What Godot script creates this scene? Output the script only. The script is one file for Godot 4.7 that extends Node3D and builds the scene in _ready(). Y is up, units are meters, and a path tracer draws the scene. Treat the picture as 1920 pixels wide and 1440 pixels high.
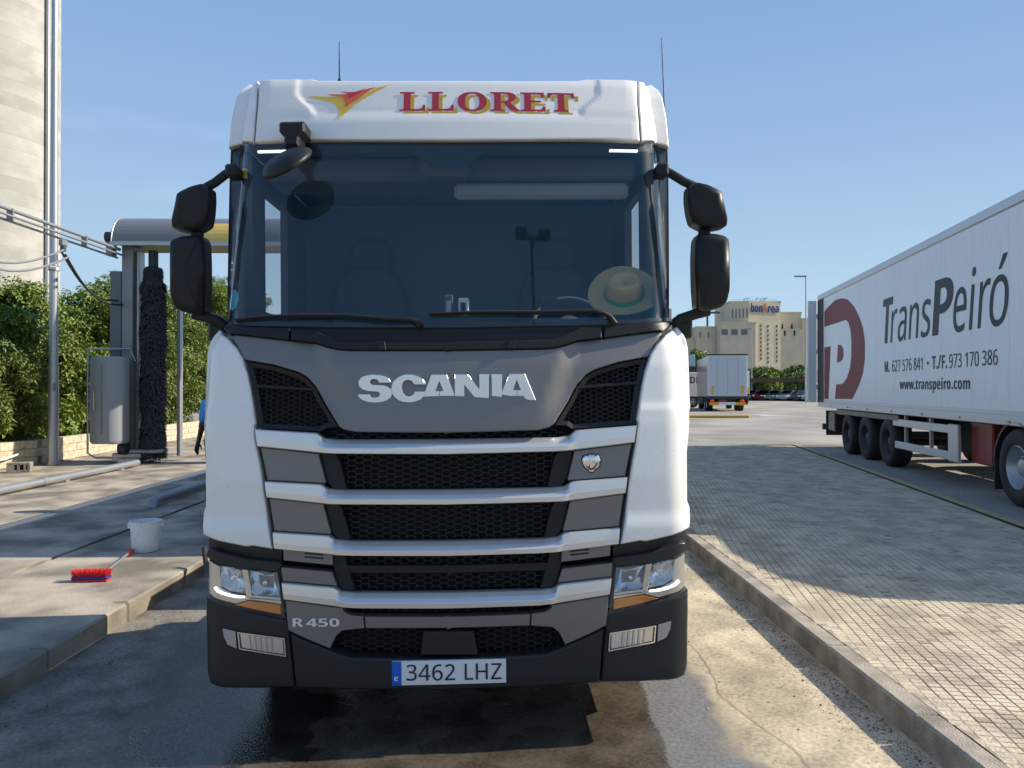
extends Node3D
# A white tractor unit standing in a truck wash lane, seen from the front; metres, y up, the lane runs along z.

var rng := RandomNumberGenerator.new()
var M := {}
var taken := {}

func _ready():
	var cam := Camera3D.new()
	cam.name = "camera"
	cam.fov = 53.1301
	cam.near = 0.05
	cam.far = 2000.0
	add_child(cam)
	cam.transform = Transform3D(Basis(Vector3.UP, -0.013888) * Basis(Vector3.RIGHT, 0.006250), Vector3(0, 1.74, 0))
	cam.current = true
	var we := WorldEnvironment.new()
	we.name = "world_environment"
	var env := Environment.new()
	var sky := Sky.new()
	var sm := ProceduralSkyMaterial.new()
	sm.sky_top_color = Color(0.098, 0.186, 0.375).linear_to_srgb()
	sm.sky_horizon_color = Color(0.335, 0.45, 0.505).linear_to_srgb()
	sm.sky_curve = 0.19
	sm.ground_bottom_color = Color(0.24, 0.22, 0.19).linear_to_srgb()
	sm.ground_horizon_color = Color(0.30, 0.34, 0.35).linear_to_srgb()
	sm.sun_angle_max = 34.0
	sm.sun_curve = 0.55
	sm.sky_cover = cloud_cover()
	sm.sky_cover_modulate = Color(1, 1, 1, 0.16)
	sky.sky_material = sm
	env.background_mode = Environment.BG_SKY
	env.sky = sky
	env.tonemap_mode = Environment.TONE_MAPPER_LINEAR
	env.tonemap_exposure = 1.85
	env.sdfgi_enabled = true
	env.ssao_enabled = true
	env.ssil_enabled = true
	we.environment = env
	add_child(we)
	var sun := DirectionalLight3D.new()
	sun.name = "sun"
	sun.light_energy = 1.22
	sun.light_color = Color(1.0, 0.96, 0.885)
	sun.light_angular_distance = 0.5
	sun.shadow_enabled = true
	add_child(sun)
	sun.look_at_from_position(Vector3(1.0, 0.675, -0.097) * 50.0, Vector3.ZERO)
	materials()
	ground_and_paving()
	wash_bay()
	tractor_unit()
	parked_trailer()
	far_yard()
	small_things()

func cloud_cover() -> ImageTexture:
	# a few thin wisps low over the horizon, the rest clear air
	var im := Image.create(1024, 512, false, Image.FORMAT_RGBA8)
	im.fill(Color(1, 1, 1, 0))
	var nz := FastNoiseLite.new()
	nz.seed = 7
	nz.frequency = 0.02
	nz.fractal_octaves = 4
	for y in range(190, 252):
		for x in 1024:
			var k: float = nz.get_noise_3d(x * 0.55, y * 3.2, 0.0)
			var big: float = nz.get_noise_3d(x * 0.12, y * 0.5, 90.0)
			var a := clampf((k + big * 0.9 - 0.55) * 1.0, 0.0, 0.25) * smoothstep(190.0, 212.0, y) * smoothstep(252.0, 240.0, y)
			if a > 0.0:
				im.set_pixel(x, y, Color(1, 1, 1, a))
	return ImageTexture.create_from_image(im)


# ---------------------------------------------------------------- mesh helpers
class MB:
	var v := PackedVector3Array()
	var n := PackedVector3Array()
	var uv := PackedVector2Array()
	var xf := Transform3D()
	func tri(a: Vector3, b: Vector3, c: Vector3, na: Vector3, nb: Vector3, nc: Vector3, ua := Vector2.ZERO, ub := Vector2.ZERO, uc := Vector2.ZERO):
		if xf != Transform3D():
			a = xf * a
			b = xf * b
			c = xf * c
			na = (xf.basis * na).normalized()
			nb = (xf.basis * nb).normalized()
			nc = (xf.basis * nc).normalized()
		if (b - a).cross(c - a).dot(na + nb + nc) > 0.0:
			v.append_array([a, c, b])
			n.append_array([na, nc, nb])
			uv.append_array([ua, uc, ub])
		else:
			v.append_array([a, b, c])
			n.append_array([na, nb, nc])
			uv.append_array([ua, ub, uc])
	func flat(a: Vector3, b: Vector3, c: Vector3, towards := Vector3.ZERO):
		var k := (b - a).cross(c - a)
		if k.length_squared() < 1e-16:
			return
		k = k.normalized()
		if towards != Vector3.ZERO and k.dot(towards) < 0.0:
			k = -k
		tri(a, b, c, k, k, k)
	func quad(a: Vector3, b: Vector3, c: Vector3, d: Vector3, towards := Vector3.ZERO):
		flat(a, b, c, towards)
		flat(a, c, d, towards)
	func squad(a: Vector3, b: Vector3, c: Vector3, d: Vector3, na: Vector3, nb: Vector3, nc: Vector3, nd: Vector3):
		tri(a, b, c, na, nb, nc)
		tri(a, c, d, na, nc, nd)
	func uquad(a: Vector3, b: Vector3, c: Vector3, d: Vector3, k: Vector3, ua: Vector2, ub: Vector2, uc: Vector2, ud: Vector2):
		tri(a, b, c, k, k, k, ua, ub, uc)
		tri(a, c, d, k, k, k, ua, uc, ud)
	func box(lo: Vector3, hi: Vector3, ch := 0.0):
		# a box whose twelve edges are cut back by ch
		if ch <= 0.0:
			for ax in 3:
				for s in 2:
					face(lo, hi, ax, s, 0.0)
			return
		for ax in 3:
			for s in 2:
				face(lo, hi, ax, s, ch)
		var mid := (lo + hi) * 0.5
		for ax in 3:
			var i := (ax + 1) % 3
			var j := (ax + 2) % 3
			for si in 2:
				for sj in 2:
					var p: Array[Vector3] = []
					for k in 4:
						var q := Vector3()
						q[ax] = (lo[ax] + ch) if k in [0, 3] else (hi[ax] - ch)
						var on_i := k < 2
						q[i] = (hi[i] if si else lo[i]) if on_i else ((hi[i] - ch) if si else (lo[i] + ch))
						q[j] = ((hi[j] - ch) if sj else (lo[j] + ch)) if on_i else (hi[j] if sj else lo[j])
						p.append(q)
					quad(p[0], p[1], p[2], p[3], (p[0] + p[2]) * 0.5 - mid)
		for sx in 2:
			for sy in 2:
				for sz in 2:
					var c := Vector3(hi.x if sx else lo.x, hi.y if sy else lo.y, hi.z if sz else lo.z)
					var g := Vector3(-ch if sx else ch, -ch if sy else ch, -ch if sz else ch)
					flat(c + Vector3(0, g.y, g.z), c + Vector3(g.x, 0, g.z), c + Vector3(g.x, g.y, 0), c - mid)
	func face(lo: Vector3, hi: Vector3, ax: int, s: int, ch: float):
		var i := (ax + 1) % 3
		var j := (ax + 2) % 3
		var p: Array[Vector3] = []
		for k in 4:
			var q := Vector3()
			q[ax] = hi[ax] if s else lo[ax]
			q[i] = (lo[i] + ch) if k in [0, 3] else (hi[i] - ch)
			q[j] = (lo[j] + ch) if k < 2 else (hi[j] - ch)
			p.append(q)
		var t := Vector3()
		t[ax] = 1.0 if s else -1.0
		quad(p[0], p[1], p[2], p[3], t)
	func tube(path: PackedVector3Array, r0: float, r1 := -1.0, sides := 10, caps := true):
		if r1 < 0.0:
			r1 = r0
		var count := path.size()
		var rings := []
		var side := Vector3.ZERO
		for k in count:
			var t := (path[mini(k + 1, count - 1)] - path[maxi(k - 1, 0)]).normalized()
			if side == Vector3.ZERO:
				side = t.cross(Vector3.UP if absf(t.y) < 0.9 else Vector3.RIGHT).normalized()
			side = (side - t * side.dot(t)).normalized()
			var up := side.cross(t).normalized()
			var r := lerpf(r0, r1, float(k) / maxf(1.0, count - 1))
			var ring := []
			for s in sides + 1:
				var a := TAU * s / sides
				ring.append((side * cos(a) + up * sin(a)))
			rings.append([path[k], ring, r, t])
		for k in count - 1:
			for s in sides:
				var A: Array = rings[k]
				var B: Array = rings[k + 1]
				squad(A[0] + A[1][s] * A[2], A[0] + A[1][s + 1] * A[2], B[0] + B[1][s + 1] * B[2], B[0] + B[1][s] * B[2], A[1][s], A[1][s + 1], B[1][s + 1], B[1][s])
		if caps:
			for e in [0, count - 1]:
				var A: Array = rings[e]
				for s in sides:
					flat(A[0], A[0] + A[1][s] * A[2], A[0] + A[1][s + 1] * A[2], A[3] * (1.0 if e else -1.0))
	func lathe(prof: PackedVector2Array, seg := 24, sharp := 0.6):
		# profile of (radius, y), turned about y; normals are smoothed where the bend is small
		var m := prof.size()
		var fn := []
		for k in m - 1:
			var d := prof[k + 1] - prof[k]
			fn.append(Vector2(d.y, -d.x).normalized())
		for k in m - 1:
			var na: Vector2 = fn[k]
			var nb: Vector2 = fn[k]
			if k > 0 and fn[k].dot(fn[k - 1]) > sharp:
				na = (fn[k] + fn[k - 1]).normalized()
			if k < m - 2 and fn[k].dot(fn[k + 1]) > sharp:
				nb = (fn[k] + fn[k + 1]).normalized()
			for s in seg:
				var a := TAU * s / seg
				var b := TAU * (s + 1) / seg
				var ca := Vector3(cos(a), 0, sin(a))
				var cb := Vector3(cos(b), 0, sin(b))
				var U := Vector3.UP
				squad(ca * prof[k].x + U * prof[k].y, cb * prof[k].x + U * prof[k].y, cb * prof[k + 1].x + U * prof[k + 1].y, ca * prof[k + 1].x + U * prof[k + 1].y,
					ca * na.x + U * na.y, cb * na.x + U * na.y, cb * nb.x + U * nb.y, ca * nb.x + U * nb.y)
	func prism(poly: PackedVector2Array, z0: float, z1: float, bevel := 0.0):
		# outline in x,y; from z0 (back) to z1 (front)
		var pl := poly
		var tr := Geometry2D.triangulate_polygon(pl)
		if Geometry2D.is_polygon_clockwise(pl):
			pl = pl.duplicate()
			pl.reverse()
			tr = Geometry2D.triangulate_polygon(pl)
		var inn := pl
		if bevel > 0.0:
			inn = MB.inset(pl, bevel)
		for k in range(0, tr.size(), 3):
			var a := inn[tr[k]]
			var b := inn[tr[k + 1]]
			var c := inn[tr[k + 2]]
			flat(Vector3(a.x, a.y, z1), Vector3(b.x, b.y, z1), Vector3(c.x, c.y, z1), Vector3(0, 0, 1))
			a = pl[tr[k]]
			b = pl[tr[k + 1]]
			c = pl[tr[k + 2]]
			flat(Vector3(a.x, a.y, z0), Vector3(b.x, b.y, z0), Vector3(c.x, c.y, z0), Vector3(0, 0, -1))
		for k in pl.size():
			var a := pl[k]
			var b := pl[(k + 1) % pl.size()]
			var o := Vector3((b - a).y, -(b - a).x, 0)
			quad(Vector3(a.x, a.y, z0), Vector3(b.x, b.y, z0), Vector3(b.x, b.y, z1 - bevel), Vector3(a.x, a.y, z1 - bevel), o)
			if bevel > 0.0:
				var c := inn[k]
				var d := inn[(k + 1) % pl.size()]
				quad(Vector3(a.x, a.y, z1 - bevel), Vector3(b.x, b.y, z1 - bevel), Vector3(d.x, d.y, z1), Vector3(c.x, c.y, z1), o.normalized() + Vector3(0, 0, 1))
	static func inset(pl: PackedVector2Array, by: float) -> PackedVector2Array:
		# counter-clockwise outline moved inwards, corner by corner
		var out := PackedVector2Array()
		var m := pl.size()
		for k in m:
			var d0 := (pl[k] - pl[(k + m - 1) % m]).normalized()
			var d1 := (pl[(k + 1) % m] - pl[k]).normalized()
			var n0 := Vector2(-d0.y, d0.x)
			var n1 := Vector2(-d1.y, d1.x)
			var b := n0 + n1
			if b.length() < 0.2:
				b = n0
			b = b.normalized()
			out.append(pl[k] + b * by / maxf(0.5, b.dot(n0)))
		return out
	func mesh() -> ArrayMesh:
		var arr := []
		arr.resize(Mesh.ARRAY_MAX)
		arr[Mesh.ARRAY_VERTEX] = v
		arr[Mesh.ARRAY_NORMAL] = n
		arr[Mesh.ARRAY_TEX_UV] = uv
		var am := ArrayMesh.new()
		am.add_surface_from_arrays(Mesh.PRIMITIVE_TRIANGLES, arr)
		return am

func V(f: Array) -> PackedVector2Array:
	var out := PackedVector2Array()
	for k in range(0, f.size(), 2):
		out.append(Vector2(f[k], f[k + 1]))
	return out

func mirrored(p: PackedVector2Array) -> PackedVector2Array:
	var out := PackedVector2Array()
	for q in p:
		out.append(Vector2(-q.x, q.y))
	return out

func both(p: PackedVector2Array) -> PackedVector2Array:
	# a half outline, centre to centre, closed with its mirror image
	var out := p.duplicate()
	for k in range(p.size() - 1, -1, -1):
		if absf(p[k].x) > 0.004:
			out.append(Vector2(-p[k].x, p[k].y))
	return out

func thing(called: String, label: String, category: String, at := Vector3.ZERO, turn := 0.0, group := "") -> Node3D:
	var o := Node3D.new()
	o.name = numbered(called)
	add_child(o)
	o.position = at
	o.rotation.y = turn
	tag(o, label, category, group)
	return o

func numbered(called: String) -> String:
	if not taken.has(called):
		taken[called] = 0
		return called
	taken[called] += 1
	return "%s_%03d" % [called, taken[called]]

func tag(o: Node, label: String, category := "", group := ""):
	o.set_meta("label", label)
	if category:
		o.set_meta("category", category)
	if group:
		o.set_meta("group", group)

func part(called: String, mb, m: Material, parent: Node, label := "") -> MeshInstance3D:
	var o := MeshInstance3D.new()
	o.name = called
	o.mesh = mb.mesh() if mb is MB else mb
	o.material_override = m
	if m:
		o.material_override = null
		for k in o.mesh.get_surface_count():
			o.set_surface_override_material(k, m)
	parent.add_child(o, true)
	if label:
		o.set_meta("label", label)
	return o

func structure(called: String, mb, m: Material) -> MeshInstance3D:
	var o := part(called, mb, m, self)
	o.set_meta("kind", "structure")
	return o

func lone(called: String, mb, m: Material, label: String, category: String, group := "") -> MeshInstance3D:
	var o := part(numbered(called), mb, m, self)
	tag(o, label, category, group)
	return o

func boxpart(called: String, lo: Vector3, hi: Vector3, m: Material, parent: Node, ch := 0.0) -> MeshInstance3D:
	var mb := MB.new()
	mb.box(lo, hi, ch)
	return part(called, mb, m, parent)

func tubepart(called: String, path: PackedVector3Array, r: float, m: Material, parent: Node, sides := 10, r1 := -1.0) -> MeshInstance3D:
	var mb := MB.new()
	mb.tube(path, r, r1, sides)
	return part(called, mb, m, parent)

func text_mesh(s: String, bold: bool, serif: bool, lo: Vector2, hi: Vector2, lift: Callable, thick: float) -> ArrayMesh:
	# lettering set to fill the box lo..hi, each vertex placed by lift(x, y, out)
	var f := SystemFont.new()
	f.font_names = PackedStringArray(["Droid Serif" if serif else "Droid Sans"])
	f.font_weight = 700 if bold else 400
	var tm := TextMesh.new()
	tm.font = f
	tm.text = s
	tm.font_size = 64
	tm.pixel_size = 0.01
	tm.depth = 0.05
	tm.curve_step = 0.8
	var bb := tm.get_aabb()
	var out := ArrayMesh.new()
	for k in tm.get_surface_count():
		var arr := tm.surface_get_arrays(k)
		var vv: PackedVector3Array = arr[Mesh.ARRAY_VERTEX]
		for i in vv.size():
			var p := vv[i]
			var x := lerpf(lo.x, hi.x, (p.x - bb.position.x) / bb.size.x)
			var y := lerpf(lo.y, hi.y, (p.y - bb.position.y) / bb.size.y)
			vv[i] = lift.call(x, y, ((p.z - bb.position.z) / bb.size.z) * thick)
		arr[Mesh.ARRAY_VERTEX] = vv
		out.add_surface_from_arrays(Mesh.PRIMITIVE_TRIANGLES, arr)
	return out

# ---------------------------------------------------------------- materials
func paint(r: float, g: float, b: float, rough := 0.6, metal := 0.0) -> StandardMaterial3D:
	var m := StandardMaterial3D.new()
	m.albedo_color = Color(r, g, b).linear_to_srgb()
	m.roughness = rough
	m.metallic = metal
	return m

func glossy(m: StandardMaterial3D, coat := 1.0, rough := 0.05) -> StandardMaterial3D:
	m.clearcoat_enabled = true
	m.clearcoat = coat
	m.clearcoat_roughness = rough
	return m

func matt(m: StandardMaterial3D, spec: float) -> StandardMaterial3D:
	m.metallic_specular = spec
	return m

func noise_tex(freq: float, octaves: int, size: int, ramp: Array, seed_ := 1, normal := false, bump := 4.0) -> NoiseTexture2D:
	var nz := FastNoiseLite.new()
	nz.seed = seed_
	nz.frequency = freq
	nz.fractal_octaves = octaves
	var t := NoiseTexture2D.new()
	t.width = size
	t.height = size
	t.seamless = true
	t.noise = nz
	if normal:
		t.as_normal_map = true
		t.bump_strength = bump
	elif ramp.size():
		var g := Gradient.new()
		var offs := PackedFloat32Array()
		var cols := PackedColorArray()
		for e in ramp:
			offs.append(e[0])
			cols.append(Color(e[1], e[2], e[3]).linear_to_srgb())
		g.offsets = offs
		g.colors = cols
		t.color_ramp = g
	return t

func stone(lo: Array, hi: Array, freq: float, scale: float, rough := 0.9, seed_ := 1, bump := 1.5) -> StandardMaterial3D:
	# mottled mineral surface laid out in the world, coarse blotches over fine grain
	var m := StandardMaterial3D.new()
	var mid := [(lo[0] + hi[0]) * 0.5, (lo[1] + hi[1]) * 0.5, (lo[2] + hi[2]) * 0.5]
	m.albedo_texture = noise_tex(freq, 6, 512, [[0.22, lo[0], lo[1], lo[2]], [0.5, mid[0], mid[1], mid[2]], [0.78, hi[0], hi[1], hi[2]]], seed_)
	m.uv1_triplanar = true
	m.uv1_world_triplanar = true
	m.uv1_scale = Vector3.ONE * scale
	m.roughness = rough
	m.normal_enabled = true
	m.normal_texture = noise_tex(0.28, 3, 512, [], seed_ + 5, true, 5.0)
	m.normal_scale = bump * 0.16
	return m

func pane(r: float, g: float, b: float, a: float) -> StandardMaterial3D:
	var m := StandardMaterial3D.new()
	var c := Color(r, g, b).linear_to_srgb()
	c.a = a
	m.albedo_color = c
	m.roughness = 0.02
	m.transparency = BaseMaterial3D.TRANSPARENCY_ALPHA
	return m

func glow(r: float, g: float, b: float, e: float) -> StandardMaterial3D:
	var m := paint(r, g, b, 0.3)
	m.emission_enabled = true
	m.emission = Color(r, g, b).linear_to_srgb()
	m.emission_energy_multiplier = e
	return m

func plastic(v: float, rough: float, seed_: int) -> StandardMaterial3D:
	var m := paint(v, v * 1.03, v * 1.08, rough)
	m.metallic_specular = 0.36
	m.normal_enabled = true
	m.normal_texture = noise_tex(0.25, 2, 256, [], seed_, true, 5.0)
	m.normal_scale = 0.18
	m.uv1_triplanar = true
	m.uv1_scale = Vector3.ONE * 6.0
	return m

func materials():
	M.white = glossy(paint(0.84, 0.815, 0.765, 0.38), 0.7, 0.06)
	M.white.albedo_texture = noise_tex(0.06, 5, 1024, [[0.0, 0.40, 0.35, 0.28], [0.10, 0.72, 0.70, 0.66], [0.135, 0.97, 0.97, 0.965], [0.6, 1, 1, 1]], 41)
	M.white.uv1_triplanar = true
	M.white.uv1_scale = Vector3.ONE * 0.7
	M.bezel = paint(0.62, 0.60, 0.56, 0.22, 0.75)
	M.grey = glossy(paint(0.20, 0.188, 0.178, 0.45, 0.45), 0.3, 0.25)
	M.silver = glossy(paint(0.74, 0.715, 0.68, 0.34, 0.7), 0.3, 0.2)
	M.chrome = paint(0.78, 0.79, 0.80, 0.14, 1.0)
	M.satin = paint(0.72, 0.73, 0.75, 0.26, 1.0)
	M.black = plastic(0.016, 0.42, 3)
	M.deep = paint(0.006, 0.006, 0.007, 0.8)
	M.bumper = plastic(0.028, 0.25, 4)
	M.mesh = plastic(0.02, 0.38, 5)
	M.rubber = paint(0.018, 0.018, 0.019, 0.75)
	M.glass = pane(0.005, 0.15, 0.28, 0.10)
	M.sideglass = pane(0.05, 0.16, 0.17, 0.18)
	M.lens = pane(0.7, 0.72, 0.74, 0.02)
	M.amber = glossy(paint(0.62, 0.20, 0.015, 0.25), 1.0, 0.03)
	M.led = glow(0.93, 0.97, 1.0, 0.62)
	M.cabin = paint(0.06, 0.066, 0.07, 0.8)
	M.cabin_light = paint(0.16, 0.18, 0.18, 0.75)
	M.red_print = glossy(paint(0.60, 0.014, 0.045, 0.4), 0.6)
	M.yellow_print = glossy(paint(0.78, 0.48, 0.025, 0.4), 0.6)
	M.orange_print = glossy(paint(0.80, 0.115, 0.018, 0.4), 0.6)
	M.ink = paint(0.012, 0.012, 0.03, 0.45)
	M.galv = paint(0.42, 0.43, 0.44, 0.42, 0.7)
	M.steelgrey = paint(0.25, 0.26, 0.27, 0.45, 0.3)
	M.lead = paint(0.13, 0.145, 0.155, 0.5)
	M.dark_steel = paint(0.03, 0.03, 0.033, 0.6)
	M.trailer_white = glossy(paint(0.84, 0.85, 0.86, 0.5), 0.3, 0.12)
	M.trailer_white.albedo_texture = noise_tex(0.03, 5, 512, [[0.15, 0.93, 0.92, 0.905], [0.4, 0.985, 0.985, 0.985], [0.7, 1, 1, 1]], 44)
	M.trailer_white.uv1_triplanar = true
	M.trailer_white.uv1_scale = Vector3(0.9, 0.10, 0.9)
	M.maroon = matt(paint(0.20, 0.014, 0.02, 0.4), 0.22)
	M.letter = matt(paint(0.03, 0.033, 0.042, 0.4), 0.25)
	M.alu = paint(0.55, 0.56, 0.58, 0.4, 0.6)
	M.tail_red = glow(0.8, 0.03, 0.02, 0.25)
	M.marker = paint(0.75, 0.33, 0.01, 0.5)
	M.white_plain = paint(0.74, 0.75, 0.74, 0.5)
	M.concrete = stone([0.155, 0.134, 0.105], [0.41, 0.352, 0.275], 0.009, 0.22, 0.92, 11, 0.5)
	M.badge = paint(0.80, 0.80, 0.80, 0.35, 0.5)
	M.kerb = stone([0.19, 0.168, 0.138], [0.345, 0.305, 0.25], 0.012, 0.5, 0.93, 12, 2.0)
	M.yard = stone([0.22, 0.205, 0.178], [0.33, 0.31, 0.272], 0.004, 0.09, 0.92, 13)
	M.block = stone([0.42, 0.35, 0.25], [0.60, 0.52, 0.39], 0.02, 0.6, 0.93, 14, 2.0)
	M.silo = stone([0.33, 0.322, 0.292], [0.43, 0.424, 0.395], 0.004, 0.12, 0.9, 15)
	M.tan_wall = stone([0.56, 0.48, 0.335], [0.62, 0.54, 0.39], 0.01, 0.05, 0.9, 16, 0.5)
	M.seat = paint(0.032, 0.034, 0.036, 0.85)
	M.trunk = stone([0.05, 0.04, 0.03], [0.13, 0.105, 0.08], 0.03, 1.0, 0.95, 17, 3.0)
	M.yellow_line = stone([0.34, 0.28, 0.14], [0.46, 0.38, 0.18], 0.02, 0.8, 0.9, 18)
	M.skin = paint(0.055, 0.030, 0.020, 0.5)
	M.leaf = leaf_material(0.16, 0.215, 0.045)

func leaf_material(r: float, g: float, b: float) -> StandardMaterial3D:
	var m := paint(r, g, b, 0.5)
	m.vertex_color_use_as_albedo = true
	m.backlight_enabled = true
	m.backlight = Color(0.5, 0.62, 0.12)
	return m


# ---------------------------------------------------------------- the tractor unit
const PROF := [[0,-0.06],[0.2,-0.03],[0.32,0],[0.62,0],[0.95,-0.008],[1.3,-0.025],[1.55,-0.045],[1.85,-0.09],[2.05,-0.15],[3.02,-0.37],[3.25,-0.42],[3.4,-0.465],[3.46,-0.495],[3.6,-0.6]]
const WID := [[0,1.23],[0.25,1.25],[0.4,1.262],[1.03,1.262],[1.27,1.25],[1.6,1.25],[1.94,1.243],[2.03,1.205],[2.11,1.168],[3.01,1.158],[3.19,1.148],[3.32,1.135],[3.6,1.11]]
var NO_RELIEF: Callable = func(_x: float, _y: float) -> float: return 0.0

func along(t: Array, v: float) -> float:
	if v <= t[0][0]:
		return t[0][1]
	for k in range(1, t.size()):
		if v <= t[k][0]:
			return lerpf(t[k - 1][1], t[k][1], (v - t[k - 1][0]) / (t[k][0] - t[k - 1][0]))
	return t[-1][1]

func zf(x: float, y: float) -> float:
	# the front of the cab: how far each point lies behind the foremost point of the bumper
	var a := absf(x)
	var t := clampf((a - (along(WID, y) - 0.16)) / 0.16, 0.0, 0.999)
	return along(PROF, y) - 0.055 * (a / 1.1) * (a / 1.1) - 0.16 * (1.0 - sqrt(1.0 - t * t))

func skin_at(x: float, y: float, off: float, relief: Callable) -> Vector3:
	return Vector3(x, y, zf(x, y) + off + relief.call(x, y))

func skin_normal(x: float, y: float, relief: Callable, e := 0.012) -> Vector3:
	var dx := skin_at(x + e, y, 0, relief).z - skin_at(x - e, y, 0, relief).z
	var dy := skin_at(x, y + e * 1.6, 0, relief).z - skin_at(x, y - e * 1.6, 0, relief).z
	return Vector3(-dx / (2.0 * e), -dy / (3.2 * e), 1.0).normalized()

func resampled(p: PackedVector2Array, most: float) -> PackedVector2Array:
	var out := PackedVector2Array()
	for k in p.size():
		var a := p[k]
		var b := p[(k + 1) % p.size()]
		var m := maxi(1, ceili(a.distance_to(b) / most))
		for s in m:
			out.append(a.lerp(b, float(s) / m))
	return out

func panel(mb: MB, outline: PackedVector2Array, off: float, depth: float, bevel := 0.006, step := 0.05, relief: Callable = NO_RELIEF):
	# a sheet that follows the front of the cab, with a rounded rim and a wall of the given depth behind its rim
	var pl := outline
	if Geometry2D.is_polygon_clockwise(pl):
		pl = pl.duplicate()
		pl.reverse()
	pl = resampled(pl, step)
	var inn := MB.inset(pl, bevel) if bevel > 0.0 else pl
	var bb := Rect2(inn[0], Vector2.ZERO)
	for q in inn:
		bb = bb.expand(q)
	var gx := maxi(1, ceili(bb.size.x / step))
	var gy := maxi(1, ceili(bb.size.y / step))
	var sx := bb.size.x / gx
	var sy := bb.size.y / gy
	for i in gx:
		var x0 := bb.position.x + i * sx
		var col := Geometry2D.intersect_polygons(inn, PackedVector2Array([Vector2(x0, bb.position.y - 1), Vector2(x0 + sx, bb.position.y - 1), Vector2(x0 + sx, bb.end.y + 1), Vector2(x0, bb.end.y + 1)]))
		for cpl in col:
			for j in gy:
				var y0 := bb.position.y + j * sy
				for piece in Geometry2D.intersect_polygons(cpl, PackedVector2Array([Vector2(x0 - 1, y0), Vector2(x0 + sx + 1, y0), Vector2(x0 + sx + 1, y0 + sy), Vector2(x0 - 1, y0 + sy)])):
					var tr := Geometry2D.triangulate_polygon(piece)
					for k in range(0, tr.size(), 3):
						var a := piece[tr[k]]
						var b := piece[tr[k + 1]]
						var c := piece[tr[k + 2]]
						mb.tri(skin_at(a.x, a.y, off, relief), skin_at(b.x, b.y, off, relief), skin_at(c.x, c.y, off, relief), skin_normal(a.x, a.y, relief), skin_normal(b.x, b.y, relief), skin_normal(c.x, c.y, relief))
	var m := pl.size()
	for k in m:
		var a := pl[k]
		var b := pl[(k + 1) % m]
		var o := Vector3((b - a).y, -(b - a).x, 0).normalized()
		var pa := skin_at(a.x, a.y, off - bevel, relief)
		var pb := skin_at(b.x, b.y, off - bevel, relief)
		if bevel > 0.0:
			var c := inn[k]
			var d := inn[(k + 1) % m]
			var nc := skin_normal(c.x, c.y, relief)
			var nd := skin_normal(d.x, d.y, relief)
			mb.squad(pa, pb, skin_at(d.x, d.y, off, relief), skin_at(c.x, c.y, off, relief), (o + nc * 0.3).normalized(), (o + nd * 0.3).normalized(), nd, nc)
		if depth > 0.0:
			mb.quad(pa, pb, pb - Vector3(0, 0, depth), pa - Vector3(0, 0, depth), o)

func sheet(called: String, outline: PackedVector2Array, off: float, depth: float, m: Material, parent: Node, bevel := 0.006, step := 0.05, relief: Callable = NO_RELIEF) -> MeshInstance3D:
	var mb := MB.new()
	panel(mb, outline, off, depth, bevel, step, relief)
	return part(called, mb, m, parent)

func pair(called: String, outline: PackedVector2Array, off: float, depth: float, m: Material, parent: Node, bevel := 0.006, step := 0.05, relief: Callable = NO_RELIEF):
	sheet(called, outline, off, depth, m, parent, bevel, step, relief)
	sheet(called, mirrored(outline), off, depth, m, parent, bevel, step, relief)

func hexes(mb: MB, region: PackedVector2Array, off: float, w: float, h: float, bar: float):
	# long six-sided openings: w from one to the next along a row, rows h apart
	var bb := Rect2(region[0], Vector2.ZERO)
	for q in region:
		bb = bb.expand(q)
	var rows := ceili(bb.size.y / h) + 1
	var cols := ceili(bb.size.x / (w * 0.75)) + 1
	for c in cols:
		for r in rows:
			var ctr := bb.position + Vector2(c * w * 0.75, (r + (0.5 if c % 2 else 0.0)) * h)
			if not Geometry2D.is_point_in_polygon(ctr, region):
				continue
			var p := [Vector2(-w * 0.25, h * 0.5), Vector2(w * 0.25, h * 0.5), Vector2(w * 0.5, 0), Vector2(w * 0.25, -h * 0.5)]
			for k in 3:
				rod(mb, ctr + p[k], ctr + p[k + 1], off, bar)

func rod(mb: MB, a: Vector2, b: Vector2, off: float, w: float):
	var d := (b - a).normalized()
	var s := Vector2(-d.y, d.x) * w * 0.5
	var q: Array[Vector3] = []
	for p in [a - s, b - s, b + s, a + s]:
		q.append(skin_at(p.x, p.y, off, NO_RELIEF))
	var back := Vector3(0, 0, -0.014)
	mb.quad(q[0], q[1], q[2], q[3], Vector3(0, 0, 1))
	mb.quad(q[0], q[1], q[1] + back, q[0] + back, Vector3(-s.x, -s.y, 0))
	mb.quad(q[3], q[2], q[2] + back, q[3] + back, Vector3(s.x, s.y, 0))

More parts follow.
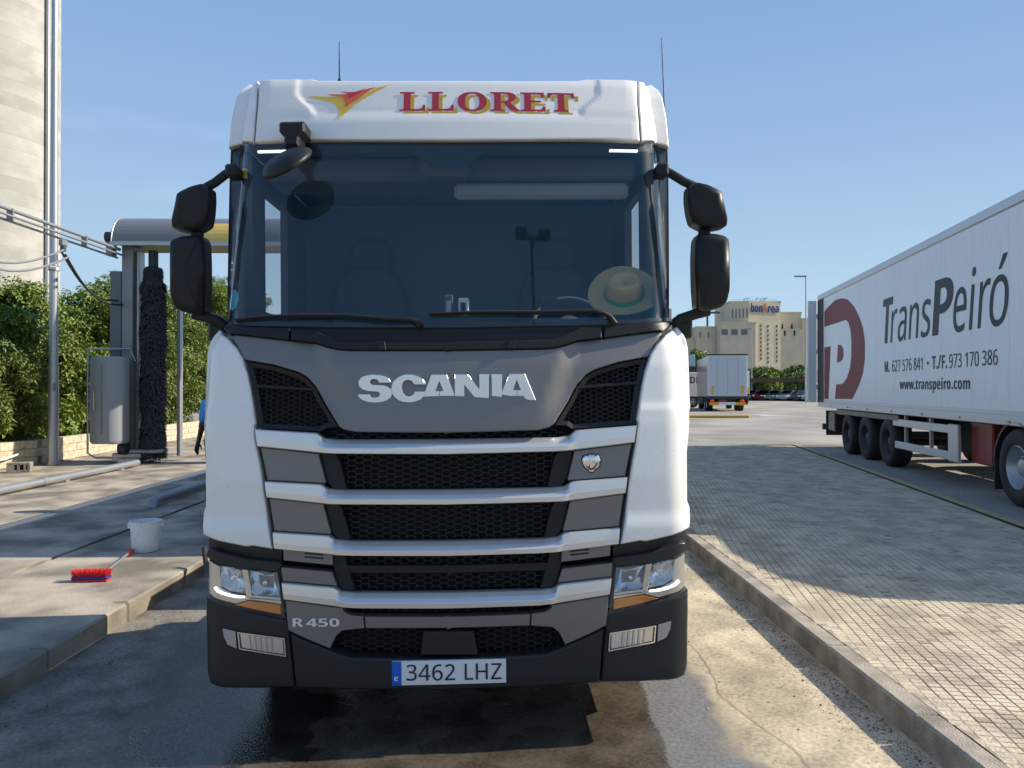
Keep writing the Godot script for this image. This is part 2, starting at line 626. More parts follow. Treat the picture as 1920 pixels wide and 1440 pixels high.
func bar_of(called: String, half: Array, m: Material, parent: Node, base := 0.0):
	# a silver cross bar: half is a row of [top, bottom, how much it rolls] from the outer end to the middle
	var st := []
	for k in half.size() - 1:
		var steps := maxi(1, ceili((half[k][0] as Vector2).distance_to(half[k + 1][0]) / 0.025))
		for s in steps:
			var f := float(s) / steps
			st.append([half[k][0].lerp(half[k + 1][0], f), half[k][1].lerp(half[k + 1][1], f), lerpf(half[k][2], half[k + 1][2], f)])
	st.append(half[-1])
	for k in range(st.size() - 2, -1, -1):
		st.append([Vector2(-st[k][0].x, st[k][0].y), Vector2(-st[k][1].x, st[k][1].y), st[k][2]])
	var flat_ := [[0.0, -0.03], [0.0, 0.012], [0.05, 0.018], [0.30, 0.020], [0.55, 0.0215], [0.62, 0.022], [0.94, 0.021], [1.0, 0.013], [1.0, -0.03]]
	var roll := [[0.0, -0.05], [0.0, -0.022], [0.05, -0.014], [0.30, 0.008], [0.55, 0.027], [0.62, 0.030], [0.94, 0.029], [1.0, 0.020], [1.0, -0.05]]
	var pts := []
	for e in st:
		var row: Array[Vector3] = []
		for j in flat_.size():
			var v: float = lerpf(flat_[j][0], roll[j][0], e[2])
			var q: Vector2 = (e[0] as Vector2).lerp(e[1], v)
			row.append(Vector3(q.x, q.y, zf(q.x, q.y) + base + lerpf(flat_[j][1], roll[j][1], e[2])))
		pts.append(row)
	var mb := MB.new()
	# each facet keeps its own edge along the bar and is smooth from end to end
	var nrm := func(i: int, j: int) -> Vector3:
		var a: Vector3 = pts[maxi(i - 1, 0)][j] + pts[maxi(i - 1, 0)][j + 1]
		var b: Vector3 = pts[mini(i + 1, pts.size() - 1)][j] + pts[mini(i + 1, pts.size() - 1)][j + 1]
		return (b - a).cross(pts[i][j] - pts[i][j + 1]).normalized()
	for i in pts.size() - 1:
		for j in flat_.size() - 1:
			var na: Vector3 = nrm.call(i, j)
			var nb: Vector3 = nrm.call(i + 1, j)
			mb.squad(pts[i][j], pts[i + 1][j], pts[i + 1][j + 1], pts[i][j + 1], na, nb, nb, na)
	for e in [0, pts.size() - 1]:
		for j in range(1, flat_.size() - 1):
			mb.flat(pts[e][0], pts[e][j], pts[e][j + 1], Vector3(-1 if e == 0 else 1, 0, 0))
	part(called, mb, m, parent)

func visor_relief(x: float, y: float) -> float:
	# the shallow tray across the middle of the roof visor
	var edge := lerpf(0.70, 0.80, smoothstep(3.22, 3.36, y))
	var inside := smoothstep(edge + 0.035, edge + 0.005, absf(x)) * smoothstep(3.205, 3.228, y)
	var brow := smoothstep(3.175, 3.195, y) * smoothstep(1.02, 1.0, absf(x))
	return -0.008 * inside - 0.003 * brow

func hood_relief(x: float, y: float) -> float:
	# the bonnet's middle stands proud of its shoulders along a slanting crease
	var edge := 0.60 - (1.96 - y) * 0.36
	return -0.030 * smoothstep(edge - 0.03, edge + 0.09, absf(x)) * smoothstep(1.50, 1.75, y)

func fender_relief(x: float, y: float) -> float:
	return 0.012 * smoothstep(1.13, 1.05, y) - 0.010 * smoothstep(1.64, 1.66, y) + 0.0 * x

func tractor_unit():
	var t := thing("tractor_unit", "white lorry cab with grey bonnet and silver grille bars, parked in the wash lane", "truck", Vector3(-0.2548,0,-3.7300))
	t.basis = Basis(Vector3.UP, 0.00873) * Basis(Vector3.BACK, 0.00873)
	cab_shell(t)
	cab_face(t)
	lamps(t)
	glazing(t)
	mirrors(t)
	cab_inside(t)
	undercarriage(t)

func cab_shell(t: Node3D):
	# roof visor in three pieces; their walls run back as the roof and the upper corners of the cab
	var mid := both(V([0.002,3.0625,-0.4004,3.0672,-0.8039,3.077,-0.8941,3.078,-1.0361,3.072,-1.0355,3.196,-1.0346,3.2934,-1.0463,3.4504,-0.8881,3.4449,-0.7571,3.4456,-0.7082,3.433,-0.413,3.4237,-0.0008,3.4218]))
	var visor := sheet("roof_visor", mid, 0.035, 1.42, M.white, t, 0.009, 0.018, visor_relief)
	pair("visor_corner", V([-1.0442,3.0716,-1.1652,3.1144,-1.2108,3.1049,-1.2347,3.0929,-1.2331,3.1802,-1.2303,3.2823,-1.2175,3.4053,-1.1985,3.4614,-1.1615,3.5051,-1.0587,3.4546,-1.0441,3.2954,-1.0439,3.1974]), 0.035, 1.42, M.white, t, 0.009, 0.010, visor_relief)
	var lift := func(o: float) -> Callable: return func(x: float, y: float, d: float) -> Vector3: return Vector3(x, y, zf(x, y) + 0.035 + visor_relief(x, y) + o + d)
	var up: Callable = lift.call(0.0022)
	var dn: Callable = lift.call(0.0008)
	var box := V([-0.2607,3.2315,0.6838,3.3479])
	part("lettering", text_mesh("LLORET", true, true, box[0], box[1], up, 0.001), M.red_print, visor, "red serif letters on the roof visor")
	var sh := V([-0.2402,3.2157,0.7067,3.3303])
	part("lettering", text_mesh("LLORET", true, true, sh[0], sh[1], dn, 0.001), M.yellow_print, visor, "yellow drop shadow of the red letters")
	sheet("wing_emblem", V([-0.7664,3.329,-0.725,3.3319,-0.6563,3.3273,-0.6075,3.3261,-0.5804,3.3214,-0.5627,3.3073,-0.5544,3.2881,-0.5553,3.2582,-0.5272,3.2766,-0.4897,3.3031,-0.457,3.3312,-0.4218,3.358,-0.3861,3.3766,-0.3524,3.3858,-0.3139,3.3985,-0.3545,3.3762,-0.3853,3.356,-0.4279,3.3293,-0.4655,3.3026,-0.503,3.2761,-0.5353,3.2419,-0.5655,3.2085,-0.5796,3.1984,-0.5906,3.1817,-0.5848,3.2063,-0.5845,3.2324,-0.5914,3.2536,-0.6071,3.2757,-0.625,3.291,-0.6548,3.3013,-0.6992,3.3107,-0.7413,3.32]), 0.0368, 0.0, M.yellow_print, visor, 0.0, 0.03, visor_relief)
	sheet("wing_emblem", V([-0.6571,3.3424,-0.6277,3.3403,-0.5789,3.3391,-0.5449,3.3411,-0.5372,3.3314,-0.5339,3.3149,-0.5058,3.3362,-0.4705,3.3602,-0.4345,3.3719,-0.3886,3.3803,-0.422,3.3648,-0.4572,3.3353,-0.4899,3.3072,-0.5273,3.2793,-0.5554,3.2596,-0.5531,3.2853,-0.5601,3.3045,-0.5756,3.3213,-0.5978,3.3272,-0.6273,3.332]), 0.0378, 0.0, M.orange_print, visor, 0.0, 0.03, visor_relief)
	sheet("wing_emblem", V([-0.5847,3.3563,-0.543,3.3507,-0.5066,3.3527,-0.4706,3.3629,-0.4419,3.3748,-0.4703,3.3574,-0.5056,3.3321,-0.5326,3.3135,-0.5383,3.3286,-0.545,3.3425,-0.5648,3.3489]), 0.0388, 0.0, M.red_print, visor, 0.0, 0.03, visor_relief)
	# sides of the cab with door window openings, back wall, roof lining
	for s in [-1.0, 1.0]:
		for lay in [["cab_side", 1.145, 1.165, 1.235, M.white], ["door_frame", 1.145, 1.165, 1.165, M.black], ["door_lining", 1.10, 1.1445, 1.20, M.cabin]]:
			var side := MB.new()
			var rows := [[2.18, 3.1, -1.85, -1.36], [1.0, 2.18, -1.85, -0.56]]
			if lay[0] == "door_frame":
				rows = [[2.18, 3.1, -0.78, -0.56], [2.93, 3.1, -1.36, -0.78]]
			if lay[0] == "door_lining":
				rows = [[2.05, 3.1, -0.80, -0.56], [2.18, 3.1, -1.84, -1.28], [2.90, 3.1, -1.28, -0.80], [1.3, 2.20, -1.84, -0.56]]
			for b in rows:
				var outer: float = lay[3] if b[0] < 1.5 else lay[2]
				var lo := Vector3(lay[1], b[0], b[2])
				var hi := Vector3(outer, b[1], b[3])
				if lay[0] == "door_lining":
					hi.y = minf(hi.y, 3.05)
					lo.y = maxf(lo.y, 1.3)
					hi.x = 1.1445
				if s < 0:
					side.box(Vector3(-hi.x, lo.y, lo.z), Vector3(-lo.x, hi.y, hi.z))
				else:
					side.box(lo, hi)
			part(lay[0], side, lay[4], t)
		var pn := MB.new()
		pn.quad(Vector3(s * 1.15, 2.18, -0.78), Vector3(s * 1.15, 2.18, -1.36), Vector3(s * 1.15, 2.93, -1.36), Vector3(s * 1.15, 2.93, -0.78), Vector3(s, 0, 0))
		part("side_window", pn, M.sideglass, t)
	var back := MB.new()
	back.box(Vector3(-1.16, 0.95, -1.91), Vector3(1.16, 3.42, -1.852))
	part("rear_wall", back, M.white, t)

func cab_face(t: Node3D):
	# white corner deflectors
	var fender := V([-1.2211,2.0627,-1.1219,2.0079,-1.0672,1.9567,-1.033,1.9072,-1.0013,1.8287,-0.982,1.7593,-0.957,1.6375,-0.9448,1.5781,-0.9507,1.5625,-0.9397,1.4803,-0.9192,1.3813,-0.9017,1.2879,-0.8736,1.0925,-0.8497,0.9707,-0.9457,0.9853,-0.9762,0.981,-1.1166,1.0074,-1.1767,1.0243,-1.2066,1.0333,-1.215,1.0709,-1.2185,1.1302,-1.2021,1.1643,-1.207,1.2949,-1.2113,1.4082,-1.2642,1.6433,-1.268,1.8487,-1.2718,1.942,-1.2634,1.9991,-1.2465,2.032])
	pair("corner_deflector", fender, 0.014, 0.55, M.white, t, 0.010, 0.020, fender_relief)
	# bonnet
	var hood := both(V([0.0086,1.9307,-0.2604,1.933,-0.4742,1.9355,-0.5387,1.9397,-0.5976,1.9539,-0.6566,1.9749,-0.7823,1.9887,-0.9398,2.0099,-1.0901,2.0276,-1.1108,2.0186,-1.0682,1.9676,-1.0316,1.9018,-1.0155,1.8934,-0.8632,1.8659,-0.7446,1.8294,-0.6993,1.8045,-0.6541,1.7563,-0.5996,1.6663,-0.5272,1.5597,-0.502,1.5439,-0.4389,1.532,-0.202,1.5274,0.0096,1.5247]))
	var bonnet := sheet("bonnet", hood, 0.012, 0.05, M.grey, t, 0.007, 0.035, hood_relief)
	var on := 0.012
	for L in [
		[V([-0.3308,1.7721,-0.3334,1.7795,-0.3397,1.787,-0.3546,1.7909,-0.3694,1.7873,-0.3762,1.7774,-0.3729,1.77,-0.3616,1.7637,-0.3393,1.7622,-0.3096,1.7603,-0.2897,1.7544,-0.2722,1.7431,-0.2659,1.7282,-0.2669,1.711,-0.2766,1.6963,-0.2937,1.6841,-0.3183,1.6769,-0.3503,1.6735,-0.3849,1.6775,-0.4123,1.6864,-0.4286,1.6988,-0.435,1.7124,-0.4346,1.7173,-0.3769,1.7164,-0.3731,1.7082,-0.3631,1.7019,-0.3483,1.7006,-0.3335,1.7041,-0.327,1.714,-0.3288,1.7226,-0.3388,1.7276,-0.3586,1.7295,-0.3883,1.7318,-0.4133,1.7406,-0.4284,1.7544,-0.4324,1.7693,-0.4302,1.7841,-0.4193,1.7989,-0.3996,1.8087,-0.3748,1.8129,-0.35,1.8132,-0.3227,1.8105,-0.3003,1.8041,-0.2828,1.7927,-0.2739,1.7803,-0.2721,1.7716])],
		[V([-0.1031,1.7614,-0.1044,1.7713,-0.1144,1.7863,-0.1343,1.8001,-0.1591,1.8103,-0.1839,1.8135,-0.2111,1.8107,-0.2358,1.7998,-0.2554,1.7826,-0.2663,1.7653,-0.2698,1.7431,-0.2658,1.7184,-0.2544,1.701,-0.237,1.6861,-0.2123,1.676,-0.1827,1.6728,-0.1532,1.6767,-0.1286,1.6864,-0.1139,1.6998,-0.1066,1.712,-0.1047,1.7281,-0.1548,1.7285,-0.1621,1.715,-0.1731,1.7077,-0.1854,1.7048,-0.2003,1.7092,-0.2115,1.7216,-0.2174,1.7426,-0.2168,1.7599,-0.212,1.7735,-0.2009,1.7821,-0.1861,1.7844,-0.1725,1.7806,-0.1625,1.7706,-0.1575,1.7619])],
		[V([-0.0738,1.8108,0.0023,1.8102,0.0508,1.6791,0.0085,1.6789,-0.0026,1.6987,-0.0341,1.699,-0.0342,1.7298,-0.0153,1.7297,-0.0349,1.7758,-0.0537,1.73,-0.0353,1.7298,-0.0352,1.699,-0.0694,1.6993,-0.0771,1.6776,-0.126,1.678])],
		[V([0.0406,1.8111,0.1063,1.8106,0.1617,1.7381,0.1621,1.8113,0.2105,1.811,0.2083,1.6784,0.1515,1.6789,0.0888,1.7573,0.0886,1.6782,0.0406,1.6787])],
		[V([0.2217,1.8109,0.2739,1.8105,0.2731,1.679,0.2231,1.6795])],
		[V([0.31,1.8102,0.3873,1.8116,0.4412,1.6786,0.3915,1.6791,0.3807,1.7002,0.3486,1.7003,0.3491,1.7315,0.3662,1.7313,0.3469,1.7787,0.3302,1.7316,0.3481,1.7315,0.3476,1.7003,0.3149,1.7003,0.306,1.6787,0.254,1.6792])],
	]:
		var mb := MB.new()
		var c: Vector2 = L[0][0]
		var z0 := zf(c.x, c.y) + on
		mb.prism(L[0], z0 - 0.02, z0 + 0.016, 0.0018)
		part("letter", mb, M.satin, bonnet)
	# black cowl under the windscreen: a sloping shelf, then a lip
	var cowl := both(V([0.0074,2.0524,-0.6427,2.0599,-0.9722,2.0697,-1.1936,2.096,-1.2103,2.0848,-1.1113,2.0215,-1.0903,2.029,-0.9399,2.0113,-0.7824,1.9901,-0.6567,1.9763,-0.5977,1.9552,-0.5388,1.941,-0.4742,1.9363,0.0086,1.9321]))
	sheet("cowl", cowl, -0.02, 0.06, M.black, t, 0.004, 0.04)
	var lip := both(V([0.0082,1.9769,-0.369,1.9801,-0.5385,1.9846,-0.5992,2.0085,-0.6691,2.0437,-0.784,2.0507,-0.7825,1.9914,-0.6567,1.9763,-0.5977,1.9552,-0.5388,1.941,-0.4742,1.9363,0.0086,1.9315]))
	sheet("cowl_lip", lip, 0.024, 0.05, M.black, t, 0.007, 0.03)
	pair("cowl_corner", V([-0.7978,2.0522,-0.9718,2.0642,-1.1555,2.083,-1.1954,2.0816,-1.1053,2.024,-1.0905,2.0304,-0.9399,2.0113,-0.7934,1.9916]), 0.006, 0.05, M.black, t, 0.006, 0.03)
	pair("washer_nozzle", V([-0.3529,1.9792,-0.3073,1.9788,-0.3006,1.9374,-0.3353,1.9377]), 0.031, 0.03, M.black, t, 0.003)
	# near-black sheet: the shade behind the grille is put into its colour
	sheet("grille_shade_sheet", both(V([0.0119,1.9346,-0.5142,1.9386,-1.0087,1.9083,-0.9383,1.5627,-0.883,1.3009,-0.8339,0.8827,-0.7843,0.556,-0.7332,0.4327,-0.0006,0.41])), -0.135, 0.0, M.deep, t, 0.0, 0.12)
	# corner air intakes above the bars
	var intake := V([-1.0082,1.8852,-0.8627,1.8594,-0.7443,1.8222,-0.6991,1.7965,-0.6593,1.7524,-0.6091,1.6664,-0.5377,1.5562,-0.5966,1.5527,-0.6217,1.5359,-0.9342,1.5535,-0.9677,1.7392])
	for s in 2:
		var p: PackedVector2Array = intake if s == 0 else mirrored(intake)
		var mb := MB.new()
		var ring := resampled(p if not Geometry2D.is_polygon_clockwise(p) else rev(p), 0.05)
		var inn := MB.inset(ring, 0.022)
		for k in ring.size():
			var k2 := (k + 1) % ring.size()
			mb.quad(skin_at(ring[k].x, ring[k].y, -0.018, NO_RELIEF), skin_at(ring[k2].x, ring[k2].y, -0.018, NO_RELIEF), skin_at(inn[k2].x, inn[k2].y, -0.030, NO_RELIEF), skin_at(inn[k].x, inn[k].y, -0.030, NO_RELIEF), Vector3(0, 0, 1))
		hexes(mb, p, -0.045, 0.038, 0.0235, 0.0038)
		var intake_part := part("corner_intake", mb, M.mesh, t)
		var dv: PackedVector2Array = V([-0.9745,1.7725,-0.6379,1.747,-0.6321,1.7324,-0.971,1.7552])
		sheet("divider", dv if s == 0 else mirrored(dv), -0.022, 0.03, M.mesh, intake_part, 0.003)
	# mesh sheets between the bars with their smooth black side frames
	for g in [
		both(V([0.0095,1.5228,-0.49,1.5272,-0.6058,1.5254,-0.5897,1.4967,-0.5474,1.4808,0.0094,1.476])),
		both(V([0.0092,1.4345,-0.4631,1.4387,-0.6312,1.4398,-0.6202,1.3982,-0.5876,1.2869,-0.5142,1.2426,0.0085,1.2381])),
		both(V([0.0082,1.1916,-0.4619,1.1958,-0.6109,1.1966,-0.5924,1.1527,-0.5606,1.0342,-0.4746,0.9929,0.0071,0.9886])),
		both(V([0.0069,0.945,-0.4615,0.9493,-0.5656,0.9496,-0.5657,0.8828,-0.5399,0.7902,-0.4621,0.7464,0.0055,0.7421])),
		both(V([0.0052,0.6883,-0.4623,0.6977,-0.509,0.6927,-0.4831,0.6568,-0.4106,0.6412,0.0048,0.6371])),
		both(V([0.0044,0.5831,-0.4006,0.5872,-0.5095,0.5772,-0.5435,0.5437,-0.5699,0.487,-0.4767,0.4483,0.0032,0.4362])),
	]:
		var mb := MB.new()
		hexes(mb, g, -0.062, 0.052, 0.0275, 0.0046)
		part("grille_mesh", mb, M.mesh, t)
	for f in [
		V([-0.6258,1.4268,-0.5522,1.4263,-0.5309,1.3977,-0.5147,1.3381,-0.4933,1.2502,-0.5142,1.2426,-0.5665,1.2558,-0.5955,1.2921,-0.6202,1.3982]),
		V([-0.6029,1.1836,-0.5349,1.1833,-0.514,1.1523,-0.493,1.0802,-0.4746,1.0006,-0.5136,0.9982,-0.5449,1.0137,-0.5659,1.0394,-0.595,1.1527]),
		V([-0.5604,0.9393,-0.5031,0.9392,-0.4929,0.8877,-0.4723,0.8234,-0.4517,0.754,-0.514,0.7594,-0.5399,0.7902,-0.5605,0.8776]),
	]:
		pair("grille_frame", f, -0.030, 0.05, M.mesh, t, 0.006)
	sheet("grille_crossbar", both(V([0.0064,0.8756,-0.4877,0.88,-0.5501,0.8724,-0.5398,0.839,-0.4748,0.8388,0.0061,0.8345])), -0.036, 0.03, M.mesh, t, 0.006)
	# grey side pieces between the bars
	var grey_m: Material = M.grey
	pair("side_trim", V([-0.9196,1.4607,-0.6268,1.4281,-0.6242,1.4047,-0.5939,1.2931,-0.5954,1.2818,-0.8815,1.2983]), -0.004, 0.05, grey_m, t, 0.006, 0.04)
	pair("side_trim", V([-0.8732,1.2127,-0.6029,1.1836,-0.5976,1.1565,-0.5659,1.0394,-0.5737,1.0356,-0.846,1.0525]), -0.004, 0.05, grey_m, t, 0.006, 0.04)
	pair("side_trim", V([-0.8022,0.9651,-0.5583,0.9406,-0.5566,0.8866,-0.7986,0.9097]), -0.004, 0.05, grey_m, t, 0.004, 0.04)
	pair("vent_slot", V([-0.6936,0.9493,-0.6021,0.941,-0.6021,0.9353,-0.6936,0.9431]), 0.0, 0.01, M.deep, t, 0.001)
	pair("vent_slot", V([-0.6936,0.9318,-0.6021,0.924,-0.6022,0.9178,-0.6936,0.9256]), 0.0, 0.01, M.deep, t, 0.001)
	pair("side_trim", V([-0.8131,0.8775,-0.5619,0.8545,-0.5373,0.7864,-0.8021,0.8092]), -0.004, 0.05, grey_m, t, 0.005, 0.04)
	var low := V([-0.7882,0.7193,-0.509,0.6824,-0.5013,0.6645,-0.4728,0.6496,-0.4081,0.6424,-0.4019,0.5833,-0.5095,0.572,-0.5409,0.5463,-0.5709,0.4851,-0.7118,0.5423,-0.777,0.5739])
	pair("lower_trim", low, 0.002, 0.05, grey_m, t, 0.006, 0.04)
	sheet("lower_trim", both(V([0.0048,0.6358,-0.4029,0.6411,-0.3968,0.5833,0.0044,0.5805])), 0.002, 0.05, grey_m, t, 0.006, 0.04)
	# silver bars
	for b in [
		V([-0.941,1.5494,-0.9261,1.4646,-0.6348,1.5287,-0.6258,1.4327,-0.6029,1.502,-0.589,1.4296,-0.5423,1.495,-0.5312,1.4272,0.0094,1.4929,0.0092,1.4202]),
		V([-0.8884,1.2957,-0.8759,1.2166,-0.6112,1.2803,-0.5977,1.1862,-0.5822,1.2558,-0.5715,1.184,-0.5142,1.249,-0.501,1.1827,0.0085,1.2458,0.0081,1.1775]),
		V([-0.8468,1.0499,-0.837,0.9689,-0.5737,1.033,-0.5604,0.9419,-0.5449,1.0098,-0.5344,0.9398,-0.4642,1.0005,-0.4512,0.9369,0.0072,0.9975,0.0068,0.9321]),
		V([-0.8021,0.8067,-0.7895,0.7257,-0.5451,0.7838,-0.5323,0.6927,-0.5192,0.7599,-0.5064,0.6901,-0.4517,0.7528,-0.439,0.6858,0.0056,0.7498,0.0051,0.6806]),
	]:
		bar_of("cross_bar", [[b[0], b[1], 0.0], [b[2], b[3], 0.0], [b[4], b[5], 0.9], [b[6], b[7], 1.0], [b[8], b[9], 1.0]], M.silver, t)
	# round crest on the grey trim, chrome
	var crest := V([0.666,1.3801,0.6713,1.3958,0.6804,1.4055,0.6892,1.4048,0.7015,1.4111,0.7138,1.4115,0.7248,1.4091,0.7358,1.4046,0.7437,1.4077,0.7513,1.3967,0.7581,1.3791,0.7529,1.3705,0.7516,1.3574,0.7413,1.3435,0.7289,1.3361,0.7232,1.3264,0.7109,1.3234,0.6988,1.3274,0.6946,1.3367,0.6814,1.3456,0.6728,1.3588])
	var cm := MB.new()
	var cc := crest[0].lerp(crest[10], 0.5)
	var cz := zf(cc.x, cc.y)
	var crest_node := Node3D.new()
	crest_node.name = "crest_badge"
	t.add_child(crest_node, true)
	cm.prism(grown(crest, cc, 1.10), cz - 0.02, cz + 0.004, 0.001)
	part("badge_rim", cm, M.black, crest_node)
	cm = MB.new()
	dome(cm, crest, cc, cz + 0.004, 0.010)
	part("badge_face", cm, M.chrome, crest_node)
	cm = MB.new()
	cm.prism(V([0.7006,1.3627,0.7028,1.3616,0.7015,1.3507,0.7058,1.343,0.7124,1.3407,0.7224,1.346,0.7281,1.3535,0.7385,1.3697,0.7429,1.3685,0.7337,1.3545,0.7291,1.3448,0.7201,1.3373,0.71,1.3359,0.7013,1.3398,0.6964,1.3475]), cz + 0.005, cz + 0.0155)
	part("badge_mark", cm, M.black, crest_node)
	# model badge
	var rb := V([-0.7504,0.5947,-0.5221,0.6351])
	var ml := func(x: float, y: float, d: float) -> Vector3: return Vector3(x, y, zf(x, y) + 0.003 + d)
	var rc := V([-0.6981,0.595,-0.6835,0.6349])
	part("model_badge", text_mesh("R", true, false, rb[0], Vector2(rc[0].x, rb[1].y), ml, 0.006), M.badge, t)
	part("model_badge", text_mesh("450", true, false, Vector2(rc[1].x, rb[0].y), rb[1], ml, 0.006), M.badge, t)
	# bumper
	var upper := V([-1.1989,0.9326,-1.1827,0.9612,-1.1501,0.9618,-1.0666,0.9382,-0.9759,0.918,-0.8487,0.9057,-0.8092,0.9007,-0.8079,0.8826,-0.8223,0.8568,-1.0051,0.87,-1.1205,0.8895,-1.197,0.9225])
	pair("bumper_brow", upper, 0.004, 0.5, M.bumper, t, 0.008, 0.02)
	pair("brow_recess", V([-1.2023,1.0194,-1.1412,1.0046,-0.9926,0.9802,-0.8635,0.9703,-0.8206,0.9548,-0.8206,0.8659,-0.9923,0.886,-1.1404,0.9048,-1.2051,0.9288]), -0.05, 0.3, M.bumper, t, 0.0, 0.04)
	var corner := V([-1.1969,0.7237,-1.1492,0.7036,-1.0554,0.6848,-0.9464,0.6577,-0.7843,0.6268,-0.7767,0.6127,-0.7703,0.5559,-0.756,0.4346,-0.745,0.2954,-0.9379,0.2885,-1.0845,0.287,-1.1344,0.2907,-1.1746,0.3015,-1.1885,0.3504,-1.1911,0.5131,-1.1958,0.6431])
	pair("bumper_corner", corner, 0.008, 0.6, M.bumper, t, 0.014, 0.03)
	var middle := both(V([0.0032,0.4336,-0.4768,0.4457,-0.571,0.4792,-0.7118,0.5355,-0.7637,0.5611,-0.7507,0.4346,-0.7397,0.2955,-0.5183,0.2895,0.0013,0.2804]))
	sheet("bumper_middle", middle, 0.010, 0.35, M.bumper, t, 0.012, 0.05)
	sheet("radar_cover", V([-0.1169,0.5667,0.1255,0.5629,0.1452,0.4464,-0.1333,0.451]), 0.0, 0.06, M.bumper, t, 0.008)
	# number plate
	var pz := 0.018
	var plate := sheet("number_plate", V([-0.2688,0.4293,0.2808,0.4316,0.2811,0.3177,-0.2687,0.3127]), pz, 0.012, M.white_plain, t, 0.002)
	sheet("euro_band", V([-0.2688,0.4293,-0.2224,0.4299,-0.2222,0.3134,-0.2687,0.3127]), pz + 0.0008, 0.0, paint(0.01, 0.12, 0.55, 0.35), plate, 0.0)
	var nb := V([-0.1986,0.3359,0.2586,0.4141])
	var pl := func(x: float, y: float, d: float) -> Vector3: return Vector3(x, y + (x - nb[0].x) * 0.0, zf(x, y) + pz + 0.0012 + d)
	part("plate_number", text_mesh("3462 LHZ", false, false, nb[0], nb[1], pl, 0.0015), M.ink, plate)
	var eb := V([-0.2566,0.3365,-0.2384,0.3569])
	part("country_letter", text_mesh("E", true, false, eb[0], eb[1], pl, 0.001), M.white_plain, plate)

func rev(p: PackedVector2Array) -> PackedVector2Array:
	var q := p.duplicate()
	q.reverse()
	return q

func grown(p: PackedVector2Array, c: Vector2, k: float) -> PackedVector2Array:
	var out := PackedVector2Array()
	for q in p:
		out.append(c + (q - c) * k)
	return out

func dome(mb: MB, rim: PackedVector2Array, c: Vector2, z: float, h: float):
	var rings := [1.0, 0.9, 0.7, 0.4, 0.0]
	var pt := func(k: int, f: float) -> Vector3:
		var q := c + (rim[k % rim.size()] - c) * f
		return Vector3(q.x, q.y, z + h * sqrt(1.0 - f * f * 0.999))
	for r in rings.size() - 1:
		for k in rim.size():
			var a: Vector3 = pt.call(k, rings[r])
			var b: Vector3 = pt.call(k + 1, rings[r])
			var d: Vector3 = pt.call(k, rings[r + 1])
			var e: Vector3 = pt.call(k + 1, rings[r + 1])
			mb.quad(a, b, e, d, Vector3(0, 0, 1))

